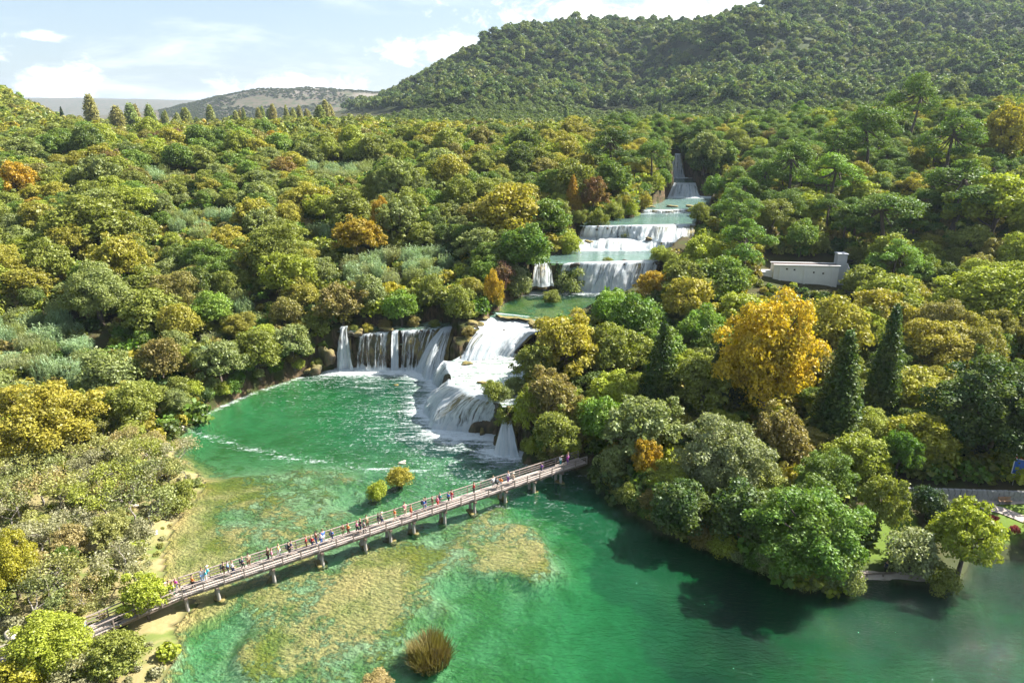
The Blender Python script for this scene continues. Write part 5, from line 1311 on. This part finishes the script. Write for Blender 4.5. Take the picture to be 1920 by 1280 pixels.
def zone(px, py):
    for a, b, c, d, s in ZONES:
        if a <= px < c and b <= py < d: return s
    return 'outside the clearings of the valley'
KINDW = dict(broad='broadleaf tree', lumpy='loose-crowned tree', grand='big broadleaf tree', pine='pine', shrub='shrub', reed='giant reed clump', bare='half-bare tree', cypress='cypress', conifer='conifer', poplar='poplar')
def size_word(kind, h):
    a, b = dict(shrub=(2.4, 3.4), reed=(3.8, 4.8), bare=(5.5, 7)).get(kind, (7.5, 10.0))
    return 'low' if h < a else 'tall' if h > b else 'middle-sized'
def gen_label(kind, tint, h, px, py): return f'{size_word(kind, h)} {tint} {KINDW[kind]} {zone(px, py)}'
REEDS = [(70, 620, 130, 66), (385, 405, 66, 30), (750, 485, 76, 36), (640, 312, 66, 14), (410, 650, 40, 40), (690, 500, 45, 35), (470, 560, 40, 20), (120, 660, 90, 40), (600, 430, 30, 16), (830, 470, 30, 26), (320, 320, 40, 10), (60, 700, 50, 30)]
def near_reed(px, py): return any(((px-a)/c)**2+((py-b)/d)**2 < 1 for a, b, c, d in REEDS)
OPEN = [(1000, 484, 1238, 547), (1088, 412, 1302, 464), (1245, 342, 1345, 392), (1252, 284, 1292, 336), (940, 540, 1125, 592), (640, 600, 1000, 690), (846, 690, 955, 810), (1425, 474, 1582, 542), (922, 780, 978, 850), (640, 690, 850, 800)]
def hides_open(x, y, z, w, h, k=.8):
    """would this plant stand in a sightline that is open in the place (falls, pools, building front)?"""
    px, py, dep = project(x, y, z+h*.52); rx = w*.5*FPX/dep*k; ry = h*.5*FPX/dep*k*.95
    if w > 5.2 and px < 900 and any(abs(px-a)/(c+rx*.7) < 1 and abs(py-b-ry*.5)/(d*.8+ry*.8) < 1 for a, b, c, d in REEDS): return True
    return any(px+rx > a and px-rx < c and py+ry > b and py-ry < d for a, b, c, d in OPEN)
def blocked(x, y, r, pz=None):
    """open places: lawns, bridge, building forecourt, path"""
    pz = hz(x, y) if pz is None else pz; px, py, _ = project(x, y, pz)
    if y < 105 and poly_dist([tuple(bD[:2]), tuple(bC[:2]), tuple(bA[:2]), tuple(bB[:2])], np.array([[x, y]]))[0] < r*.6+2.2: return True
    if 1590 < px < 1945 and 905 < py < 1100: return True
    if abs(x-bx+1) < 11 and -17 < y-by < 6: return True
    if 1470 < px < 1830 and 343 < py < 366: return True
    if 130 < px < 190 and 1060 < py < 1130: return True
    return False
def cand(x0, x1, y0, y1, sp, r):
    o = []; y = y0; k = 0
    while y < y1:
        x = x0+(k % 2)*sp*.5
        while x < x1:
            o.append((x+r.uniform(-.42, .42)*sp, y+r.uniform(-.42, .42)*sp)); x += sp
        y += sp*.87; k += 1
    return np.array(o)
fr = random.Random(5)
def frame_ok(x, y, z, h, mx=70, my=60):
    px, py, dep = project(x, y, z+h*.5)
    return dep > 5 and -mx < px < 1920+mx and -my < py < 1280+my
C = np.vstack([cand(-230, 230, 50, 345, 5.4, fr), cand(-90, -22, 50, 101, 3.7, fr)])
cz_, cb_, cm_, cw_, cl_ = height(C[:, 0], C[:, 1], True)
order = np.argsort(np.hypot(C[:, 0], C[:, 1]))
PR = np.array(PLACED)
far_pts = []; count = {}
FDX = fall_dist(C); FD_ALL = FDX
LIM = dict(tree=300, pine=240, shrub=200, reed=150, bare=130)
for i in order:
    x, y = C[i]; z = cz_[i]
    if cb_[i] > .5 or cw_[i] < 1.2 or FDX[i] < 3.0: continue
    px, py, dep = project(x, y, z+4)
    if not frame_ok(x, y, z, 9): continue
    low = (x < -22 and y < 101)
    if near_reed(px, py): kind = 'reed'
    elif low: kind = fr.choice(['bare', 'bare', 'bare', 'bare', 'bare', 'bare', 'shrub', 'lumpy'])
    elif px > 1150 and y > 178 and fr.random() < .62: kind = 'pine'
    elif cw_[i] < 3.2: kind = 'shrub'
    else: kind = fr.choice(['broad', 'broad', 'lumpy', 'lumpy', 'grand' if dep < 170 else 'broad'])
    if kind == 'reed': w_, h_ = fr.uniform(4.5, 7.0), fr.uniform(3.6, 6.8)
    elif kind == 'bare': w_ = fr.uniform(4.5, 7); h_ = w_*fr.uniform(.95, 1.15)
    elif kind == 'shrub': w_ = fr.uniform(3.0, 5.0); h_ = w_*fr.uniform(.65, .9)
    elif kind == 'pine': w_ = fr.uniform(8, 11.5); h_ = w_*fr.uniform(.95, 1.35)
    elif kind == 'cypress': w_ = fr.uniform(3.0, 4.0); h_ = w_*fr.uniform(3, 4)
    else: w_ = fr.choice((fr.uniform(5.5, 9), fr.uniform(8, 14.5)))*(.62 if low else 1); h_ = w_*fr.uniform(.66, 1.08)
    r = w_*.5
    dd = np.hypot(PR[:, 0]-x, PR[:, 1]-y)
    if (dd < (PR[:, 2]+r)*(.46 if kind not in ('reed', 'bare', 'shrub') else .40 if low else .30 if kind == 'reed' else .45)).any(): continue
    if blocked(x, y, r, z) or (kind != 'reed' and hides_open(x, y, z, w_, h_)): continue
    if cw_[i] < r*.55: continue
    if px > 1040 and 200 < y < 262 and 20 < x < 84 and cw_[i] < 6: continue
    tint = fr.choice(['blue green', 'blue green', 'grey green', 'pale sage']) if kind == 'reed' else 'pine green' if kind == 'pine' and fr.random() < .7 else pick(pal_low if low else pal_left if px < 1000 else pal_right, fr)
    if kind == 'cypress': tint = 'deep green'
    ck = 'tree' if kind in ('broad', 'lumpy', 'grand') else kind
    PR = np.vstack([PR, [x, y, r]])
    j = fr.uniform(.82, 1.15); mean = (.215, .25, .048) if not low else (.25, .24, .11); mx = .0 if kind in ('reed', 'pine') else .26; col = tuple((v*(1-mx)+m_*mx)*j for v, m_ in zip(TINT[tint], mean))
    if count.get(ck, 0) >= LIM.get(ck, 60):
        far_pts.append((x, y, z-.1, w_, h_, kind, col)); continue
    count[ck] = count.get(ck, 0)+1
    plant(kind, x, y, z-.1, w_, h_, col, gen_label(kind, tint, h_, px, py))
nbank = {}
# bushes that overhang the banks
BANKNAME = {0: 'lake', 1: 'white terrace', 4: 'green pool', 5: 'second pool', 6: 'third pool', 7: 'fourth pool', 8: 'gorge pool'}
for k_, (nm_, zk_, P_, fl_) in enumerate(POOLS):
    if k_ in (2, 3): continue
    n_ = len(P_)
    ar = sum(P_[q][0]*P_[(q+1) % n_][1]-P_[(q+1) % n_][0]*P_[q][1] for q in range(n_)); sg_ = 1 if ar > 0 else -1
    for q in range(n_):
        if fl_[q] == 'l': continue
        a_, b_ = P_[q], P_[(q+1) % n_]; L_ = np.hypot(*(b_-a_))
        if L_ > 60: continue
        nrm_ = np.array([b_[1]-a_[1], a_[0]-b_[0]])/L_*sg_
        for t_ in np.arange(fr.uniform(.2, 1), L_, 2.0 if k_ == 0 else 1.6):
            p_ = a_+(b_-a_)*t_/L_+nrm_*fr.uniform(.3, 1.4)
            if k_ == 0 and (p_[0] < -20 and p_[1] < 104): continue
            if fall_dist(p_[None])[0] < 2.2 or blocked(p_[0], p_[1], .5): continue
            z_, bb_, _, _, _ = height(p_[:1], p_[1:], True)
            if bb_[0] > .5 or z_[0] < zk_-.6 or not frame_ok(p_[0], p_[1], z_[0], 3): continue
            px, py, dep = project(p_[0], p_[1], z_[0]+1.2)
            w_ = fr.uniform(2.6, 4.8); h_ = w_*fr.uniform(.65, .95)
            if hides_open(p_[0], p_[1], z_[0], w_, h_, .45): continue
            tint = pick([('olive green', 4), ('grey green', 4), ('green', 3), ('deep green', 2), ('yellow green', 3), ('bronze brown', 2), ('golden olive', 2)], fr)
            nbank[(k_, q)] = nbank.get((k_, q), 0)+1
            plant('shrub', p_[0], p_[1], z_[0]-.35, w_, h_, TINT[tint], f'{size_word("shrub", h_)} {tint} bush overhanging the {BANKNAME[k_]}', group='bushes overhanging the banks')

# skyline poplars: pixel column, pixel row of the top, distance
POP = [(165, 180, 560), (214, 190, 545), (240, 185, 560), (252, 196, 590), (278, 198, 560), (308, 200, 600), (330, 203, 560), (345, 196, 620), (392, 197, 600), (440, 203, 600), (455, 200, 640), (483, 200, 580), (490, 196, 640), (509, 190, 580), (535, 194, 560), (548, 198, 600), (560, 200, 640), (573, 196, 580), (597, 188, 560), (608, 186, 570), (617, 192, 600),
       (780, 213, 620), (800, 214, 640), (815, 212, 600), (838, 210, 600), (862, 212, 620), (917, 208, 600), (1062, 195, 590), (740, 215, 640), (725, 214, 680)]
POP += [(px_+fr.uniform(-6, 6), py_+fr.uniform(4, 14), Y_+fr.uniform(10, 60)) for px_, py_, Y_ in POP[5:21]]
for i, (px, py, Y) in enumerate(POP):
    x, _, zt = at_Y(px, py, Y); zg = hz(x, Y); h = max(zt-zg, 8)
    side = 'left' if px < 350 else 'middle' if px < 650 else 'foot of the wooded hill'
    plant('poplar', x, Y, zg-.2, h*fr.uniform(.22, .46), h*fr.uniform(.86, 1.1), tuple(v*fr.uniform(.85, 1.1) for v in ((.30, .32, .11) if px < 650 else (.24, .30, .10))), f'pale green skyline poplar, number {i+1} counted from the left' if False else
          f'{"tall" if h > 20 else "shorter"} pale columnar poplar on the skyline, {side} group', i)
hc = at_Y(113, 200, 540); plant('cypress', hc[0], hc[1], hz(hc[0], hc[1]), 4.5, 15, TINT['dark blue green'], 'lone dark cypress on the far left skyline')
for px, py, Y in ((1185, 88, 900), (1555, 75, 700), (1775, 100, 640), (1890, 60, 640), (1765, 115, 660), (1478, 130, 700), (1240, 175, 620), (1430, 155, 650)):
    x, _, zt = at_Y(px, py-14, Y); zg = hz(x, Y)
    plant('cypress', x, Y, zg, 5.0, min(18, max(11, zt-zg)), TINT['dark blue green'], 'dark pointed cypress rising among the pines of the wooded hill')

# --- far wood: instanced through geometry nodes
def far_collection(nm, items):
    c = bpy.data.collections.new(nm)
    for k, me in enumerate(items): c.objects.link(bpy.data.objects.new(f'{nm}_{k:02d}', me))
    return c
def inst_object(name, label, pts, coll, cat, parentkind='stuff'):
    """pts: x y z  sx sy sz  rot  index  r g b"""
    A_ = np.array(pts, np.float32); me = bpy.data.meshes.new(name); me.vertices.add(len(A_)); me.vertices.foreach_set('co', A_[:, :3].ravel())
    a = me.attributes.new('scl', 'FLOAT_VECTOR', 'POINT'); a.data.foreach_set('vector', A_[:, 3:6].ravel())
    rot = np.zeros((len(A_), 3), np.float32); rot[:, 2] = A_[:, 6]
    a = me.attributes.new('rot', 'FLOAT_VECTOR', 'POINT'); a.data.foreach_set('vector', rot.ravel())
    a = me.attributes.new('pid', 'INT', 'POINT'); a.data.foreach_set('value', A_[:, 7].astype(np.int32))
    a = me.attributes.new('tint', 'FLOAT_COLOR', 'POINT'); a.data.foreach_set('color', np.column_stack([A_[:, 8:11], np.ones(len(A_))]).astype(np.float32).ravel())
    o = link(name, me, kind='stuff'); o['label'] = label; o['category'] = cat
    g = bpy.data.node_groups.new(name, 'GeometryNodeTree')
    g.interface.new_socket('Geometry', in_out='INPUT', socket_type='NodeSocketGeometry'); g.interface.new_socket('Geometry', in_out='OUTPUT', socket_type='NodeSocketGeometry')
    N = g.nodes; gi = N.new('NodeGroupInput'); go = N.new('NodeGroupOutput'); ip = N.new('GeometryNodeInstanceOnPoints'); ci = N.new('GeometryNodeCollectionInfo')
    ci.inputs['Collection'].default_value = coll; ci.inputs['Separate Children'].default_value = True; ci.inputs['Reset Children'].default_value = True
    def attr(n, t):
        q = N.new('GeometryNodeInputNamedAttribute'); q.data_type = t; q.inputs['Name'].default_value = n; return q.outputs[0]
    L = g.links
    L.new(gi.outputs[0], ip.inputs['Points']); L.new(ci.outputs[0], ip.inputs['Instance']); ip.inputs['Pick Instance'].default_value = True
    L.new(attr('pid', 'INT'), ip.inputs['Instance Index']); L.new(attr('rot', 'FLOAT_VECTOR'), ip.inputs['Rotation']); L.new(attr('scl', 'FLOAT_VECTOR'), ip.inputs['Scale'])
    L.new(ip.outputs[0], go.inputs[0])
    o.modifiers.new('instances', 'NODES').node_group = g
    return o
lods = []
def lod(seed, kind):
    rng = np.random.default_rng(seed)
    if kind == 'round': cl = round_clusters(rng, 16, 4.2, .6, 8.2, (.24, .40)); return crown_mesh('far_crown', cl, 900, .95, rng, M['leaf_far'])
    if kind == 'pine':
        cl = []
        for i in range(15):
            ph = i*2.4; g = rng.random()**.6; r = 3.4*g; rr = rng.uniform(1.1, 1.9); cl.append((math.cos(ph)*r, math.sin(ph)*r, 7.4-2.6*g+rng.uniform(-.9, .4), rr, rr*.65))
        cl += [(0, 0, 3.5, 1.2, 2.0)]
        return crown_mesh('far_crown', cl, 850, .80, rng, M['leaf_far'], up=.6)
    if kind == 'bush': cl = round_clusters(rng, 9, 1.5, -.4, 1.7, (.3, .5), inner=1); return crown_mesh('far_crown', cl, 420, .36, rng, M['leaf_far'])
for k in range(3): lods.append(lod(700+k, 'round'))
for k in range(3): lods.append(lod(710+k, 'pine'))
for k in range(2): lods.append(lod(720+k, 'bush'))
def relink_inst(me):
    m2 = me.copy(); m2.materials.clear(); m2.materials.append(M['leaf_far']); return m2
lods.append(relink_inst(PROTO['reed'][0]['parts'][0][1])); lods.append(relink_inst(PROTO['broad'][1]['parts'][1][1])); lods.append(relink_inst(PROTO['lumpy'][1]['parts'][1][1])); lods.append(relink_inst(PROTO['pine'][1]['parts'][1][1]))
LODC = far_collection('far_plant', lods)
pts = []
for (x, y, z, w_, h_, kind, col) in far_pts:
    if kind == 'reed': idn, pw, ph = 8, 5.4, 4.8
    elif kind == 'pine': idn, pw, ph = 11, 9.6, 12.4
    elif kind in ('shrub', 'bare'): idn, pw, ph = 6+fr.randrange(2), 3.0, 1.7
    else: idn, pw, ph = (9, 8.8, 9.2) if fr.random() < .5 else (10, 8.8, 8.6)
    pts.append((x, y, z, w_/pw, w_/pw, h_/ph, fr.uniform(0, 6.28), idn)+tuple(col))
if pts: inst_object('woodland', 'mixed wood behind the nearer trees on both sides of the river', pts, LODC, 'woodland')
# plain beyond the falls
pts = []
C = cand(-430, 420, 345, 700, 8.6, fr); zc = height(C[:, 0], C[:, 1])
for (x, y), z in zip(C, zc):
    if not frame_ok(x, y, z, 9, 40, 30): continue
    px, py, dep = project(x, y, z+5)
    left = px < 1150; w_ = fr.uniform(7.5, 12); h_ = w_*fr.uniform(.7, 1.0)
    hill = z > 62
    pine = (px > 700 and y > 470) or (not left and fr.random() < .5)
    if pine and (y > 470): tn = (.10, .15, .035)
    elif pine: tn = TINT['pine green']
    else: tn = tuple(v*.6+m_*.4 for v, m_ in zip(TINT[pick(pal_left, fr)], (.22, .24, .045)))
    j = fr.uniform(.75, 1.2)
    idn = (3 if pine else 0)+fr.randrange(3); pw, ph = (9.0, 8.6) if pine else (8.4, 8.2)
    pts.append((x, y, z-.3, w_/pw, w_/pw, h_/ph, fr.uniform(0, 6.28), idn)+tuple(v*j for v in tn))
inst_object('far_wood', 'far deciduous wood on the plain between the falls and the hills', pts, LODC, 'woodland')
# hillside forest
pts = []
y = 520.0
while y < 1250:
    sp = 10.4+(y-520)*.004
    x0, x1 = -.62*y, .86*y
    n = int((x1-x0)/sp); X = x0+np.arange(n)*sp+np.array([fr.uniform(-.45, .45)*sp for _ in range(n)]); Yv = np.array([y+fr.uniform(-.45, .45)*sp for _ in range(n)])
    Z = height(X, Yv); dens = fbm(X, Yv, 70, 3, 31)
    for a, b, z, dn in zip(X, Yv, Z, dens):
        if z < 56: continue
        px, py, dep = project(a, b, z+6)
        if not (-60 < px < 2000 and -70 < py < 300): continue
        if dn < .27 and fr.random() < .5: continue
        w_ = fr.uniform(9, 18)*(1.1 if dn > .5 else .85); h_ = w_*fr.uniform(.85, 1.25)
        tn = ((.105, .165, .034), (.150, .190, .040), (.060, .115, .032), (.155, .165, .055))[fr.choices(range(4), (5, 4, 4, 1.4))[0]]; j = fr.uniform(.75, 1.25)
        if px < 400: tn = (.10, .13, .03)
        idn = 3+fr.randrange(3) if fr.random() < .75 else fr.randrange(3); pw, ph = (9.0, 8.6)
        pts.append((a, b, z-.5, w_/pw, w_/pw, h_/ph, fr.uniform(0, 6.28), idn)+tuple(v*j for v in tn))
    y += sp*.87
inst_object('hill_forest', 'dense pine forest covering the long hill behind the falls', pts, LODC, 'forest')
n_hill = len(pts)
# scrub dots on the bare far hill
pts = []
for _ in range(5200):
    Y = fr.uniform(1900, 2650); px = fr.uniform(300, 800); x = (px-960)/FPX*Y*.95
    pts.append((x, Y, 0, 0, 0, 0, 0, 0, 0, 0, 0))
pts = np.array(pts); Z = height(pts[:, 0], pts[:, 1]); dn = fbm(pts[:, 0], pts[:, 1], 160, 3, 44)
pl_ = []
for p, z, d in zip(pts, Z, dn):
    if d < .44: continue
    s_ = fr.uniform(.5, 1.3); pl_.append((p[0], p[1], z-.5, s_, s_, s_*.7, fr.uniform(0, 6), fr.randrange(3), .07, .085, .035))
inst_object('scrub', 'dark bushes dotted over the bare brown hill in the distance', pl_, LODC, 'scrub')
# undergrowth that closes the gaps below the trees
C = np.vstack([cand(-230, 230, 50, 345, 2.9, fr), cand(-75, -24, 50, 101, 1.5, fr)]); z0, b0, m0, w0, l0 = height(C[:, 0], C[:, 1], True); pts = []; fd0 = fall_dist(C); nfirst = len(C)-len(cand(-75, -24, 50, 101, 1.5, random.Random(1)))
for ci_, ((x, y), z, b, wv, fd) in enumerate(zip(C, z0, b0, w0, fd0)):
    if b > .5 or wv < .25 or fd < 1.8 or not frame_ok(x, y, z, 2, 30, 30): continue
    px, py, dep = project(x, y, z)
    low = x < -22 and y < 101
    if 1595 < px < 1945 and 905 < py < 1100: continue
    if 1470 < px < 1830 and 343 < py < 366: continue
    if low and fr.random() < .35: continue
    if y < 100 and poly_dist([tuple(bD[:2]), tuple(bC[:2]), tuple(bA[:2]), tuple(bB[:2])], np.array([[x, y]]))[0] < 2.6: continue
    s_ = fr.uniform(1.0, 2.3)*(.42 if low else 1)*(.42 if ci_ >= nfirst else 1)
    if abs(x-bx+1) < 12 and -15 < y-by < 5:
        if y-by > -3.2: continue
        s_ = fr.uniform(.55, .95)
    if not (abs(x-bx+1) < 12 and -15 < y-by < 5) and hides_open(x, y, z, 3*s_, 1.7*s_, .6): continue
    tn = TINT[pick(pal_low if low else (('olive green', 4), ('green', 4), ('deep green', 3), ('yellow green', 2), ('bronze brown', 1.5), ('golden olive', 2)), fr)]; j = fr.uniform(.7, 1.1)
    pts.append((x, y, z-.1, s_, s_, s_*fr.uniform(.8, 1.2), fr.uniform(0, 6.28), 6+fr.randrange(2))+tuple(v*j for v in tn))
inst_object('undergrowth', 'low bushes and brambles filling the ground below the trees', pts, LODC, 'undergrowth')
# pale tufa blocks strewn in the lower left scrub
k = 0
for px, py, s_ in ((155, 1000, 2.4), (100, 998, 1.8), (240, 1015, 1.8), (250, 950, 1.5), (140, 922, 1.0), (50, 1065, 2.0), (40, 1040, 1.6), (200, 1065, 1.3), (185, 1100, 1.6), (130, 1165, 1.5), (115, 1180, 1.2), (290, 1000, 1.2), (340, 805, 2.2), (25, 1195, 2.2), (30, 1215, 2.4), (165, 975, 1.2), (225, 985, 1.3), (110, 1075, 1.2)):
    x, y, z = ground_at(px, py); o = thing('boulder', 'pale tufa boulder lying in the lower left scrub' if py > 830 else 'pale stones on the sandy spit by the pool', 'rock', (x, y, z+.1*s_), k*.9, 'pale boulders of the left bank', None)
    me = ROCKS[k % 5].copy(); me.materials[0] = M['tuff_pale']; link('stone', me, o); o.scale = (s_*.55, s_*.45, s_*.3); k += 1
for px, py, lab in ((1902, 998, 'small red flowering bush on the lawn at the right edge'), (1842, 884, 'small red bush under the dark trees right of the park wall'), (1862, 978, 'dark red low bush beside the sloping path')):
    x, y, z = ground_at(px, py, 2); plant('shrub', x, y, z, 1.5, 1.0, (.26, .035, .04), lab, group='red bushes in the park')

# look-alikes in the same place are told apart by their order from the left
ORD = ['leftmost', 'second', 'third', 'fourth', 'fifth', 'sixth', 'seventh', 'eighth', 'ninth', 'tenth', 'eleventh', 'twelfth', 'thirteenth', 'fourteenth', 'fifteenth', 'sixteenth', 'seventeenth', 'eighteenth', 'nineteenth', 'twentieth']
def ordw(k, n): return 'leftmost' if k == 0 else 'rightmost' if k == n-1 else f'{ORD[k]} from left' if k < len(ORD) else f'{k+1}th from left'
same = {}
for o in COL.objects:
    if o.parent is None and 'label' in o.keys() and 'category' in o.keys(): same.setdefault(o['label'], []).append(o)
for lab, os_ in same.items():
    if len(os_) > 1:
        os_.sort(key=lambda o: project(*o.location)[0])
        for k, o in enumerate(os_):
            o['label'] = f'{ordw(k, len(os_))}: {lab}' if False else f'{lab}, {ordw(k, len(os_))}'
# ------------------------------------------------------------------ haze
HAZE = 0.00006
if HAZE:
    hb = MB().box((0, 4600, 149), (17000, 11600, 302)).mesh('haze')
    mh, th = new_mat('haze'); pv = th.add('ShaderNodeVolumePrincipled', {'Color': (.66, .80, 1.0, 1), 'Density': HAZE, 'Anisotropy': 0.2})
    th.add('ShaderNodeOutputMaterial', {'Volume': pv.outputs[0]}); hb.materials.append(mh)
    link('haze', hb, kind='stuff')
